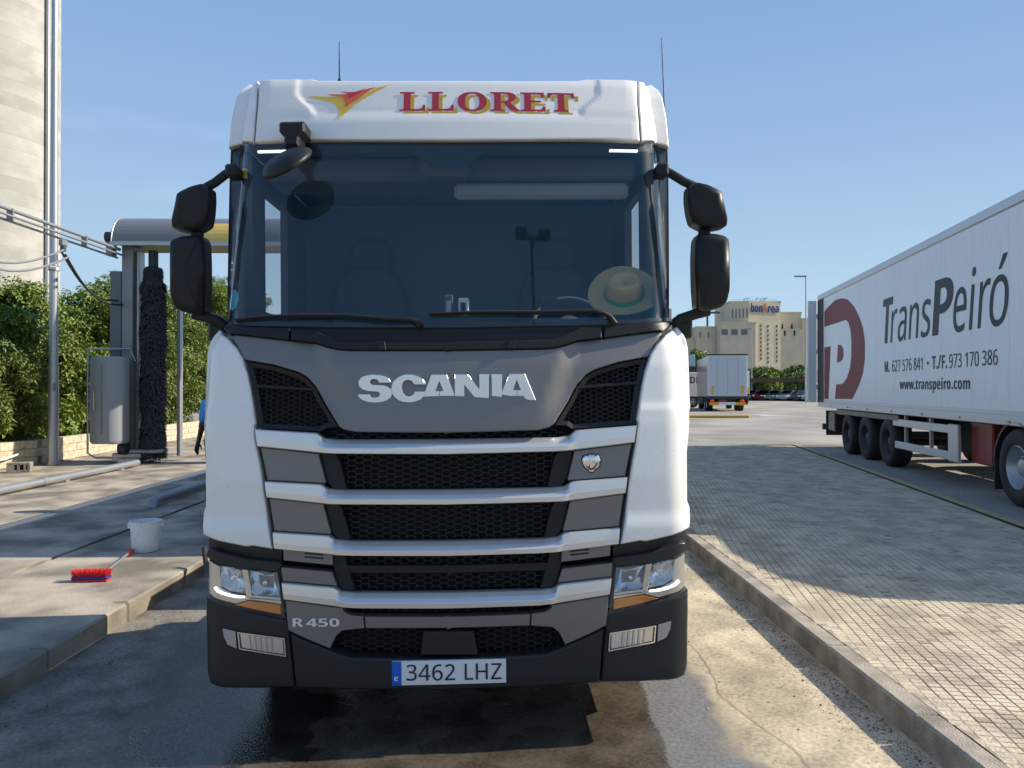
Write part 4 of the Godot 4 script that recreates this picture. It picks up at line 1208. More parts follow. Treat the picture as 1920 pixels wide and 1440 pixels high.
# ---------------------------------------------------------------- ground, kerbs and paving
func ground_and_paving():
	rng.seed = 11
	# the yard reaches the horizon; the wash lane is sunk a kerb's height below it
	var mb := MB.new()
	var up := Vector3.UP
	mb.quad(Vector3(2.16, 0.1, 40), Vector3(900, 0.1, 40), Vector3(900, 0.1, -1500), Vector3(2.16, 0.1, -1500), up)
	structure("yard", mb, M.yard)
	mb = MB.new()
	mb.uquad(Vector3(-2.79, 0, -1.2), Vector3(2.05, 0, -1.2), Vector3(2.05, 0, -13), Vector3(-2.79, 0, -13), up, Vector2(0, 1), Vector2(1, 1), Vector2(1, 0), Vector2(0, 0))
	structure("wash_lane", mb, lane_material())
	mb = MB.new()
	mb.quad(Vector3(-2.79, -0.002, 40), Vector3(2.05, -0.002, 40), Vector3(2.05, -0.002, -1.2), Vector3(-2.79, -0.002, -1.2), up)
	mb.quad(Vector3(-2.79, -0.002, -13), Vector3(2.05, -0.002, -13), Vector3(2.05, -0.002, -1500), Vector3(-2.79, -0.002, -1500), up)
	structure("road", mb, M.concrete)
	# concrete apron of the wash bay, with a slot drain and a joint sunk into it
	mb = MB.new()
	for q in [[-2.90, -4.20], [-4.265, -5.585], [-5.905, -900.0]]:
		mb.quad(Vector3(q[1], 0.14, 40), Vector3(q[0], 0.14, 40), Vector3(q[0], 0.14, -1500), Vector3(q[1], 0.14, -1500), up)
	for x in [-4.20, -4.265, -5.585, -5.905]:
		mb.quad(Vector3(x, 0.14, 40), Vector3(x, 0.14, -100), Vector3(x, 0.06, -100), Vector3(x, 0.06, 40))
	structure("apron", mb, M.concrete)
	mb = MB.new()
	mb.quad(Vector3(-4.27, 0.07, 40), Vector3(-4.195, 0.07, 40), Vector3(-4.195, 0.07, -100), Vector3(-4.27, 0.07, -100), up)
	structure("apron_joint", mb, M.deep)
	mb = MB.new()
	mb.quad(Vector3(-5.91, 0.075, 40), Vector3(-5.58, 0.075, 40), Vector3(-5.58, 0.075, -100), Vector3(-5.91, 0.075, -100), up)
	structure("drain_channel", mb, M.dark_steel)
	var grate := thing("drain_grate", "galvanised slot drain grating set in the concrete apron", "grate")
	for z in range(-19, -6):
		var g := MB.new()
		for k in 24:
			var z0 := z + k / 24.0
			g.box(Vector3(-5.895, 0.105, z0), Vector3(-5.595, 0.137, z0 + 0.020))
		for x in [-5.90, -5.82, -5.74, -5.66, -5.602]:
			g.box(Vector3(x - 0.004, 0.104, z), Vector3(x + 0.004, 0.138, z + 0.99))
		part("grating", g, M.galv, grate)
	# kerb stones
	var kl := thing("kerb", "concrete kerb edging the wash apron beside bucket and brush", "kerb", Vector3.ZERO, 0.0, "kerbs of the wash lane")
	var kr := thing("kerb", "concrete kerb edging the tiled pavement", "kerb", Vector3.ZERO, 0.0, "kerbs of the wash lane")
	for k in 22:
		var z0 := -k * 1.02 - 0.95 + 0.25
		for e in [[kl, -2.925, -2.79], [kr, 2.03, 2.16]]:
			var b := MB.new()
			var dy := rng.randf_range(-0.003, 0.004)
			b.box(Vector3(e[1] + rng.randf_range(-0.004, 0.004), -0.1, z0 - 1.012), Vector3(e[2] + rng.randf_range(-0.004, 0.004), 0.142 + dy, z0), 0.014)
			part("kerb_stone", b, M.kerb if e[0] == kr else M.concrete, e[0])
	pavement()
	# grit and dead leaves swept against the kerb
	var grit := MultiMesh.new()
	grit.transform_format = MultiMesh.TRANSFORM_3D
	grit.use_colors = true
	var gm := MB.new()
	gm.flat(Vector3(-0.5, 0, -0.3), Vector3(0.5, 0.15, -0.2), Vector3(0.0, 0.5, 0.4))
	gm.flat(Vector3(-0.5, 0, -0.3), Vector3(0.0, 0.5, 0.4), Vector3(-0.2, 0.0, 0.5))
	gm.flat(Vector3(0.5, 0.15, -0.2), Vector3(0.4, 0.0, 0.5), Vector3(0.0, 0.5, 0.4))
	grit.mesh = gm.mesh()
	grit.instance_count = 9000
	for k in 9000:
		var s := rng.randf_range(0.002, 0.008) * (2.2 if k % 9 == 0 else 1.0)
		var left := k % 5 == 0
		var d := absf(rng.randfn(0.0, 0.11 if not left else 0.25)) + 0.01
		if k % 11 == 0:
			d = rng.randf_range(0.0, 0.9)
		var x := 2.015 - d if not left else -2.76 + d
		grit.set_instance_transform(k, Transform3D(Basis.from_euler(Vector3(rng.randf() * 0.6, rng.randf() * TAU, rng.randf() * 0.6)).scaled(Vector3(s, s, s)), Vector3(x, 0.001, -rng.randf_range(2.0, 9.0))))
		var v := rng.randf_range(0.03, 0.4)
		grit.set_instance_color(k, Color(v, v * 0.85, v * 0.62))
	var gi := MultiMeshInstance3D.new()
	gi.name = "grit"
	gi.multimesh = grit
	var gmat := paint(1, 1, 1, 0.95)
	gmat.vertex_color_use_as_albedo = true
	gi.material_override = gmat
	gi.set_meta("kind", "stuff")
	tag(gi, "loose grit and dead leaves along the kerb", "grit")
	add_child(gi)

func lane_material() -> StandardMaterial3D:
	# asphalt down the middle, still wet and muddy; a dry dusty gutter with a crack along the pavement kerb
	var W := 1024
	var H := 1600
	var im := Image.create(W, H, false, Image.FORMAT_RGB8)
	var ro := Image.create(W, H, false, Image.FORMAT_L8)
	var a := FastNoiseLite.new()
	a.seed = 3
	a.frequency = 0.9
	a.fractal_octaves = 5
	var f := FastNoiseLite.new()
	f.seed = 8
	f.frequency = 28.0
	f.fractal_octaves = 2
	for j in H:
		var z := lerpf(13.0, 1.2, (j + 0.5) / H)
		for i in W:
			var x := lerpf(-2.79, 2.05, (i + 0.5) / W)
			var n1 := a.get_noise_2d(x, z)
			var n2 := a.get_noise_2d(x * 3.1 + 40.0, z * 3.1)
			var n3 := f.get_noise_2d(x, z)
			var grain := 1.0 + 0.34 * n3 + 0.16 * n2
			var edge_wet := 0.80 + 0.03 * n2 + 0.02 * n3 + 0.04 * (z - 4.0)
			var edge_tan := 1.12 + 0.09 * n1 + 0.12 * n2 + 0.04 * n3
			var mud := Vector3(0.108, 0.088, 0.066)
			var tar := Vector3(0.155, 0.150, 0.145)
			var dust := Vector3(0.40, 0.335, 0.235) * (1.0 + 0.45 * n1 + 0.25 * n2)
			var c := mud * (1.0 + 0.5 * n2)
			var wet := smoothstep(5.6, 4.6, z + 0.5 * n1) * smoothstep(-2.0, -1.6, x + 0.35 * n1)
			var rough := lerpf(0.55 + 0.25 * n2, clampf(0.24 + 0.3 * n2, 0.08, 0.6), wet)
			c *= lerpf(1.0, 0.7, wet)
			if x > edge_wet:
				c = tar
				rough = 0.62
			if x > edge_tan:
				var k := smoothstep(edge_tan, edge_tan + 0.12, x)
				c = tar.lerp(dust, k)
				rough = 0.95
				# a crack that wanders along the gutter
				var cx := 1.30 + 0.16 * (4.4 - z) * 0.5 + 0.05 * sin(z * 4.0) + 0.03 * n2
				if absf(x - cx) < 0.006 * (1.2 + n3):
					c *= 0.6
			if x < 0.2:
				# older, drier surface towards the wash apron with a damp tongue across it
				var dry := smoothstep(-1.5, -2.3, x + 0.5 * n1 + 0.12 * (z - 4.0))
				c = c.lerp(Vector3(0.175, 0.155, 0.125) * (1.0 + 0.5 * n2), dry)
				rough = lerpf(rough, 0.9, dry)
				var puddle := Vector2((x + 1.35) / 0.50, (z - 4.05) / 0.55).length() + 0.45 * n2
				if puddle < 1.0:
					rough = 0.05 + 0.12 * smoothstep(0.7, 1.0, puddle)
					c *= 0.45
			c *= clampf(grain, 0.35, 1.8)
			im.set_pixel(i, j, Color(c.x, c.y, c.z).linear_to_srgb())
			ro.set_pixel(i, j, Color(rough, rough, rough))
	var m := StandardMaterial3D.new()
	m.albedo_texture = ImageTexture.create_from_image(im)
	m.roughness_texture = ImageTexture.create_from_image(ro)
	m.roughness = 1.0
	m.normal_enabled = true
	m.normal_texture = noise_tex(0.30, 3, 2048, [], 21, true, 6.0)
	m.normal_scale = 0.10
	return m

func pavement():
	# small pressed tiles laid askew to the kerb; the nearest are single pieces, the rest one mass
	var slope := 0.178
	var dirv := Vector3(slope, 0, -1).normalized()
	var side := Vector3(1, 0, slope).normalized()
	var O := Vector3(4.46, 0, 0)
	var base := MB.new()
	var far := 21.9
	base.quad(Vector3(2.161, 0.122, 6), Vector3(4.46 - 6 * slope, 0.122, 6), Vector3(4.46 + far * slope, 0.122, -far), Vector3(2.161, 0.122, -far), Vector3.UP)
	var pave := structure("pavement", base, stone([0.16, 0.14, 0.11], [0.30, 0.27, 0.22], 0.02, 0.5, 0.95, 29))
	var cw := 0.0695
	var cl := 0.0535
	var kinds: Array[ArrayMesh] = []
	for k in 3:
		var b := MB.new()
		b.box(Vector3(-cw / 2 + 0.0028, -0.02, -cl / 2 + 0.0030 + 0.0004 * k), Vector3(cw / 2 - 0.0028, 0.0, cl / 2 - 0.0030), 0.0025)
		kinds.append(b.mesh())
	var mats: Array[StandardMaterial3D] = []
	for k in [0, 1, 2, 9]:
		mats.append(stone([0.35 - 0.012 * k, 0.297 - 0.01 * k, 0.22 - 0.008 * k], [0.58 - 0.02 * k, 0.495 - 0.018 * k, 0.37 - 0.015 * k], 0.010, 0.35, 0.92, 30))
	var spots := []
	for u in range(-60, 8):
		for w in range(int(-1.0 / cl), int(far / cl)):
			var p := O - side * ((0.5 - u) * cw) + dirv * (w * cl)
			if p.x < 2.175 or -p.z > far or -p.z < 2.4:
				continue
			var lim := 4.46 + -p.z * slope
			if p.x > lim - 0.05:
				continue
			# only what stands inside the picture's cone, with room to step aside
			if p.x > -p.z * 0.78 + 1.2:
				continue
			spots.append([p, (p - Vector3(0, 0, 0)).length()])
	spots.sort_custom(func(a, b): return a[1] < b[1])
	var turn := Basis(Vector3.UP, -atan(slope))
	var mass := MultiMesh.new()
	mass.transform_format = MultiMesh.TRANSFORM_3D
	mass.use_colors = true
	mass.mesh = kinds[0]
	# the largest in view: those just inside the frame
	var seen := []
	var rest := []
	for s in spots:
		var p: Vector3 = s[0]
		var inside := p.x < -p.z * 0.672 and -p.z > 3.25
		if inside and seen.size() < 300:
			seen.append(p)
		else:
			rest.append(p)
	for p in seen:
		var o := MeshInstance3D.new()
		o.name = "tile"
		o.mesh = kinds[rng.randi() % 3]
		o.set_surface_override_material(0, mats[3 if rng.randf() < 0.05 else rng.randi() % 3])
		pave.add_child(o, true)
		o.transform = Transform3D(turn * Basis.from_euler(Vector3(rng.randfn(0, 0.006), rng.randfn(0, 0.004), rng.randfn(0, 0.006))), p + Vector3(0, 0.139 + rng.randfn(0, 0.0007), 0))
	mass.instance_count = rest.size()
	for k in rest.size():
		mass.set_instance_transform(k, Transform3D(turn * Basis.from_euler(Vector3(rng.randfn(0, 0.006), rng.randfn(0, 0.004), rng.randfn(0, 0.006))), rest[k] + Vector3(0, 0.139 + rng.randfn(0, 0.0007), 0)))
		var v := rng.randf_range(0.88, 1.0) * (0.62 if rng.randf() < 0.035 else 1.0)
		mass.set_instance_color(k, Color(v, v, v * rng.randf_range(0.94, 1.0)))
	var mi := MultiMeshInstance3D.new()
	mi.name = "tiles"
	mi.multimesh = mass
	var mm: StandardMaterial3D = mats[0].duplicate()
	mm.vertex_color_use_as_albedo = true
	mi.material_override = mm
	mi.set_meta("kind", "stuff")
	pave.add_child(mi, true)
	# cement that fills the cut edge against the kerb
	var fill := MB.new()
	fill.quad(Vector3(2.158, 0.1378, 6), Vector3(2.27, 0.1378, 6), Vector3(2.27, 0.1378, -far), Vector3(2.158, 0.1378, -far), Vector3.UP)
	part("mortar", fill, stone([0.27, 0.23, 0.175], [0.48, 0.41, 0.315], 0.03, 0.6, 0.95, 33), pave)
	# worn yellow line where the pavement meets the yard, and the yard beside it
	var yl := MB.new()
	yl.quad(Vector3(4.46 + 2.0 * slope, 0.1445, -2), Vector3(4.60 + 2.0 * slope, 0.1445, -2), Vector3(4.60 + far * slope, 0.1445, -far), Vector3(4.46 + far * slope, 0.1445, -far), Vector3.UP)
	var y := structure("line_marking", yl, M.yellow_line)
	y.set_meta("label", "worn yellow line along the edge of the tiles")
	var lot := MB.new()
	lot.quad(Vector3(4.452 - 6 * slope, 0.14, 6), Vector3(900, 0.14, 6), Vector3(900, 0.14, -far), Vector3(4.452 + far * slope, 0.14, -far), Vector3.UP)
	lot.quad(Vector3(2.161, 0.14, -far), Vector3(900, 0.14, -far), Vector3(900, 0.14, -1400), Vector3(2.161, 0.14, -1400), Vector3.UP)
	structure("lorry_park", lot, M.yard)

# ---------------------------------------------------------------- the wash bay on the other side
func wash_bay():
	rng.seed = 5
	# arch of the truck wash with its brush
	var g := thing("wash_arch", "grey truck wash arch with curved canopy and tall dark brush", "car wash", Vector3(-8.25, 0.14, -17.0))
	# canopy: a barrel hood running over the bay
	var c := MB.new()
	var arc := []
	for k in 11:
		var a := PI * 0.5 * k / 10.0
		arc.append(Vector2(0.55 * cos(a) + 0.0, 4.72 + 0.62 * sin(a)))
	arc.append(Vector2(-0.75, 5.34))
	for k in arc.size() - 1:
		var n0 := Vector3(0, 0.4, 0.9)
		c.quad(Vector3(-0.05, arc[k].y, arc[k].x), Vector3(5.4, arc[k].y, arc[k].x), Vector3(5.4, arc[k + 1].y, arc[k + 1].x), Vector3(-0.05, arc[k + 1].y, arc[k + 1].x), n0)
	c.quad(Vector3(-0.05, 4.72, 0.55), Vector3(5.4, 4.72, 0.55), Vector3(5.4, 4.72, -0.75), Vector3(-0.05, 4.72, -0.75), Vector3.DOWN)
	for x in [-0.05, 5.4]:
		for k in arc.size() - 1:
			c.flat(Vector3(x, 4.72, -0.75), Vector3(x, arc[k].y, arc[k].x), Vector3(x, arc[k + 1].y, arc[k + 1].x))
	var can := part("canopy", c, glossy(paint(0.15, 0.155, 0.16, 0.38), 0.5, 0.12), g)
	boxpart("canopy_trim", Vector3(-0.07, 4.66, 0.50), Vector3(5.42, 4.74, 0.565), M.galv, can)
	for k in 9:
		tubepart("rim_bead", PackedVector3Array([Vector3(-0.06, arc[k].y, arc[k].x), Vector3(-0.06, arc[k + 1].y, arc[k + 1].x)]), 0.018, M.galv, can, 6)
	# yellow sign panel on the hood
	var yp := MB.new()
	for k in [0, 1, 2, 3, 4]:
		var x0 = 1.62 + 0.06 * (4 - k) * 0.4
		var x1 = 2.5 + 0.05 * k * 2.0
		yp.quad(Vector3(x0, arc[k].y, arc[k].x + 0.012), Vector3(x1, arc[k].y, arc[k].x + 0.012), Vector3(x1, arc[k + 1].y, arc[k + 1].x + 0.012), Vector3(x0, arc[k + 1].y, arc[k + 1].x + 0.012), Vector3(0, 0.3, 1))
	part("sign_panel", yp, paint(0.62, 0.44, 0.12, 0.5), can)
	# columns
	boxpart("column", Vector3(0.02, 0.1, -0.2), Vector3(0.26, 4.70, 0.25), M.steelgrey, g, 0.01)
	boxpart("side_panel", Vector3(-0.22, 0.9, -0.55), Vector3(0.02, 4.15, 0.28), M.lead, g, 0.015)
	boxpart("guide_rail", Vector3(0.30, 0.1, -0.1), Vector3(0.36, 4.60, 0.16), M.galv, g, 0.008)
	boxpart("column", Vector3(0.98, 0.1, -0.45), Vector3(1.06, 4.70, -0.3), M.galv, g, 0.008)
	boxpart("column", Vector3(5.0, 0.1, -0.3), Vector3(5.3, 4.70, 0.25), M.steelgrey, g, 0.01)
	boxpart("base_beam", Vector3(-0.1, 0.02, -0.5), Vector3(0.62, 0.22, 0.42), M.galv, g, 0.02)
	boxpart("base_beam", Vector3(0.1, 0.0, 0.42), Vector3(0.55, 0.13, 0.60), M.galv, g, 0.02)
	boxpart("base_beam", Vector3(4.8, 0.0, -0.5), Vector3(5.4, 0.2, 0.5), M.galv, g, 0.02)
	boxpart("carriage", Vector3(0.30, 0.22, 0.0), Vector3(0.95, 0.30, 0.5), M.steelgrey, g, 0.02)
	tubepart("roller_wheel", PackedVector3Array([Vector3(0.1, 0.33, 0.46), Vector3(0.25, 0.33, 0.46)]), 0.14, M.dark_steel, g, 18)
	tubepart("spray_pipe", PackedVector3Array([Vector3(-0.62, 2.46, 0.4), Vector3(-0.62, 0.22, 0.4), Vector3(-0.45, 0.12, 0.4), Vector3(0.0, 0.12, 0.35)]), 0.022, M.galv, g, 8)
	tubepart("spray_pipe", PackedVector3Array([Vector3(-0.62, 2.46, 0.4), Vector3(0.26, 2.46, 0.35), Vector3(0.34, 2.2, 0.3)]), 0.022, M.galv, g, 8)
	# rounded motor cover hung on the column
	var cover := MB.new()
	cover.xf = Transform3D(Basis(), Vector3(-0.04, 0, 0.62))
	var cp := V([-0.36, -0.26, 0.20, -0.26, 0.34, -0.20, 0.36, 0.0, 0.30, 0.16, 0.18, 0.22, -0.30, 0.20, -0.36, 0.14])
	var cs := soft(cp)
	for e in [[0.46, 0.90], [0.50, 1.0], [2.20, 1.0], [2.26, 0.88]]:
		pass
	var levels := [[0.44, 0.86], [0.47, 0.96], [0.52, 1.0], [2.20, 1.0], [2.25, 0.96], [2.28, 0.86]]
	for k in levels.size() - 1:
		for i in cs.size():
			var a := cs[i]
			var b := cs[(i + 1) % cs.size()]
			var na := Vector3(a.x, 0, a.y * 1.6).normalized()
			var nb := Vector3(b.x, 0, b.y * 1.6).normalized()
			var tilt := Vector3(0, (levels[k][1] - levels[k + 1][1]) * 4.0, 0)
			cover.squad(Vector3(a.x * levels[k][1], levels[k][0], a.y * levels[k][1]), Vector3(b.x * levels[k][1], levels[k][0], b.y * levels[k][1]), Vector3(b.x * levels[k + 1][1], levels[k + 1][0], b.y * levels[k + 1][1]), Vector3(a.x * levels[k + 1][1], levels[k + 1][0], a.y * levels[k + 1][1]), (na + tilt).normalized(), (nb + tilt).normalized(), (nb + tilt).normalized(), (na + tilt).normalized())
	for e in [[0.44, -1.0, 0.86], [2.28, 1.0, 0.86]]:
		for i in cs.size():
			var a = cs[i] * e[2]
			var b = cs[(i + 1) % cs.size()] * e[2]
			cover.flat(Vector3(0, e[0], 0), Vector3(a.x, e[0], a.y), Vector3(b.x, e[0], b.y), Vector3(0, e[1], 0))
	var cov := part("motor_cover", cover, paint(0.26, 0.28, 0.295, 0.42), g)
	boxpart("cover_rib", Vector3(-0.13, 0.65, 0.835), Vector3(-0.105, 2.1, 0.85), M.steelgrey, cov, 0.004)
	boxpart("warning_strip", Vector3(-0.27, 1.15, 0.83), Vector3(-0.25, 1.55, 0.842), paint(0.55, 0.48, 0.2, 0.5), cov)
	# upright brush: rings of hanging bristles round a core
	var core := MB.new()
	core.tube(PackedVector3Array([Vector3(0.68, 0.1, 0.2), Vector3(0.68, 4.6, 0.2)]), 0.1, -1.0, 12)
	var br := part("brush_core", core, M.dark_steel, g)
	var bm := MB.new()
	for k in 8000:
		var y := rng.randf_range(0.12, 4.22)
		var a := rng.randf() * TAU
		var wob := 0.02 * sin(y * 5.0) + 0.015 * sin(y * 11.0 + a * 3.0)
		var r := 0.285 + wob * 0.6 + rng.randf_range(-0.022, 0.010)
		if y > 3.9:
			r *= 0.72
		var o := Vector3(cos(a), 0, sin(a))
		var tn := Vector3(-sin(a), 0, cos(a)) * rng.randf_range(0.012, 0.028)
		var C := Vector3(0.68, y, 0.2)
		var dr := rng.randf_range(0.03, 0.09)
		var p0 := C + o * 0.10 + Vector3(0, dr * 0.5, 0)
		var p1 := C + o * r * 0.8 + Vector3(0, dr * 0.25, 0)
		var p2 := C + o * r + Vector3(0, -dr, 0)
		bm.quad(p0 - tn, p0 + tn, p1 + tn, p1 - tn, Vector3.UP)
		bm.quad(p1 - tn, p1 + tn, p2 + tn * 0.7, p2 - tn * 0.7, o)
	var bristle := part("bristles", bm, paint(0.035, 0.036, 0.04, 0.8), br)
	bristle.set_meta("kind", "stuff")
	# lamp and junction at the hood's end
	tubepart("end_motor", PackedVector3Array([Vector3(-0.22, 4.85, 0.42), Vector3(-0.06, 4.85, 0.42)]), 0.12, M.dark_steel, g, 16)
	boxpart("end_bracket", Vector3(-0.2, 4.45, 0.3), Vector3(-0.06, 4.75, 0.5), M.steelgrey, g, 0.01)
	# cable track overhead: three rails, with a trolley and hanging cables
	var tr := thing("cable_track", "overhead steel rails with looped black supply cables", "cable track", Vector3(-8.25, 0, -17.0))
	for e in [[0.0, 4.75, 0.035], [0.05, 4.63, 0.022], [-0.05, 4.57, 0.022]]:
		tubepart("rail", PackedVector3Array([Vector3(e[0], e[1], 0.3), Vector3(e[0], e[1], 14.0)]), e[2], M.galv, tr, 8)
	for z in [1.7, 4.0, 6.3]:
		boxpart("rail_clamp", Vector3(-0.06, 4.55, z - 0.015), Vector3(0.06, 4.77, z + 0.015), M.steelgrey, tr, 0.008)
	boxpart("trolley", Vector3(-0.05, 4.42, 2.36), Vector3(0.05, 4.55, 2.52), M.steelgrey, tr, 0.02)
	tubepart("hanger", PackedVector3Array([Vector3(0, 4.42, 2.44), Vector3(0, 4.33, 2.44)]), 0.05, M.dark_steel, tr, 10)
	for o in [0.0, 0.09]:
		var p1 := PackedVector3Array()
		var p2 := PackedVector3Array()
		for k in 15:
			var f := k / 14.0
			p1.append(Vector3(-0.05 + o, lerpf(4.36, 3.66, f) - 0.42 * sin(f * PI) * (1.0 - 0.35 * f) - o, lerpf(2.44, 0.1, f)))
			p2.append(Vector3(0.02 + o, 4.36 - 0.55 * sin(f * PI) - o * 1.5, lerpf(2.44, 6.6, f)))
		tubepart("cable", p1, 0.020, M.rubber, tr, 7)
		tubepart("cable", p2, 0.020, M.steelgrey, tr, 7)
	# lamp pole with a camera
	var pole := thing("lamp_pole", "tall galvanised pole with a small white camera box beside the hedge", "pole", Vector3(-9.4, 0.14, -16.25))
	tubepart("mast", PackedVector3Array([Vector3(0, 0, 0), Vector3(0, 2.1, 0)]), 0.105, M.galv, pole, 16, 0.10)
	tubepart("mast", PackedVector3Array([Vector3(0, 2.1, 0), Vector3(0, 10.8, 0)]), 0.088, M.galv, pole, 16, 0.055)
	tubepart("base_collar", PackedVector3Array([Vector3(0, 0, 0), Vector3(0, 0.05, 0)]), 0.13, M.galv, pole, 16)
	boxpart("camera_box", Vector3(0.06, 4.28, 0.0), Vector3(0.16, 4.42, 0.1), M.white_plain, pole, 0.01)
	tubepart("camera", PackedVector3Array([Vector3(0.0, 4.13, 0.12), Vector3(0.17, 4.10, 0.16)]), 0.042, M.white_plain, pole, 12)
	tubepart("clamp", PackedVector3Array([Vector3(0, 4.08, 0), Vector3(0, 4.18, 0)]), 0.10, M.dark_steel, pole, 12)
	boxpart("access_door", Vector3(0.03, 1.55, 0.06), Vector3(0.085, 1.72, 0.092), M.steelgrey, pole, 0.004)
	# two guide tubes for lorry wheels bolted to the apron
	var ga := thing("guide_tube", "long steel wheel guide tube in sunlight on the wash apron", "guide rail", Vector3(-7.48, 0.14, 0))
	tubepart("tube", PackedVector3Array([Vector3(0, 0.085, -15.9), Vector3(0, 0.085, -7.0)]), 0.062, M.galv, ga, 18)
	for z in [-15.2, -13.3, -11.4, -9.5]:
		boxpart("saddle", Vector3(-0.045, 0.0, z - 0.06), Vector3(0.045, 0.05, z + 0.06), M.galv, ga, 0.005)
	tubepart("sleeve", PackedVector3Array([Vector3(0, 0.085, -12.75), Vector3(0, 0.085, -12.6)]), 0.068, M.steelgrey, ga, 18)
	var gb := thing("guide_tube", "shaded steel wheel guide tube with a bent down end near the bucket", "guide rail", Vector3(-4.72, 0.14, 0))
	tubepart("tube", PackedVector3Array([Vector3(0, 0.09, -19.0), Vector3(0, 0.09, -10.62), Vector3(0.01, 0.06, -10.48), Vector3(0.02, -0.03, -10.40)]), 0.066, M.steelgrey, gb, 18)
	for z in [-17.0, -14.4, -12.0, -10.9]:
		boxpart("saddle", Vector3(-0.045, 0.0, z - 0.06), Vector3(0.045, 0.05, z + 0.06), M.galv, gb, 0.005)
	walls_and_hedge()
	# silo of ring segments
	var silo := thing("concrete_silo", "tall round concrete silo of stacked rings behind the hedge", "silo", Vector3(-41.4, 0, -60))
	var tones: Array[StandardMaterial3D] = [M.silo, stone([0.355, 0.347, 0.315], [0.455, 0.448, 0.418], 0.006, 0.12, 0.9, 19), stone([0.31, 0.302, 0.274], [0.41, 0.403, 0.375], 0.006, 0.12, 0.9, 20)]
	var h := 0.0
	var ring := 0
	while h < 42.0:
		var hh := 1.02
		var m := MB.new()
		m.lathe(V([6.242, h, 6.25, h + 0.010, 6.25, h + hh - 0.010, 6.242, h + hh]), 72, 0.97)
		part("ring", m, tones[(ring * 7 + ring / 3) % 3], silo)
		h += hh
		ring += 1
	tubepart("down_pipe", PackedVector3Array([Vector3(6.42, 0, 0.4), Vector3(6.42, 41, 0.4)]), 0.16, M.galv, silo, 12)
	# low white shed with a red roof edge, seen in gaps of the hedge
	var shed := thing("white_shed", "low white shed with a red roof edge behind the hedge", "shed", Vector3(-30, 0, -40))
	boxpart("wall", Vector3(-12, 0, -3), Vector3(3, 5.2, 3), M.white_plain, shed)
	boxpart("roof", Vector3(-12.3, 5.2, -3.3), Vector3(3.3, 5.9, 3.3), paint(0.30, 0.07, 0.045, 0.7), shed)

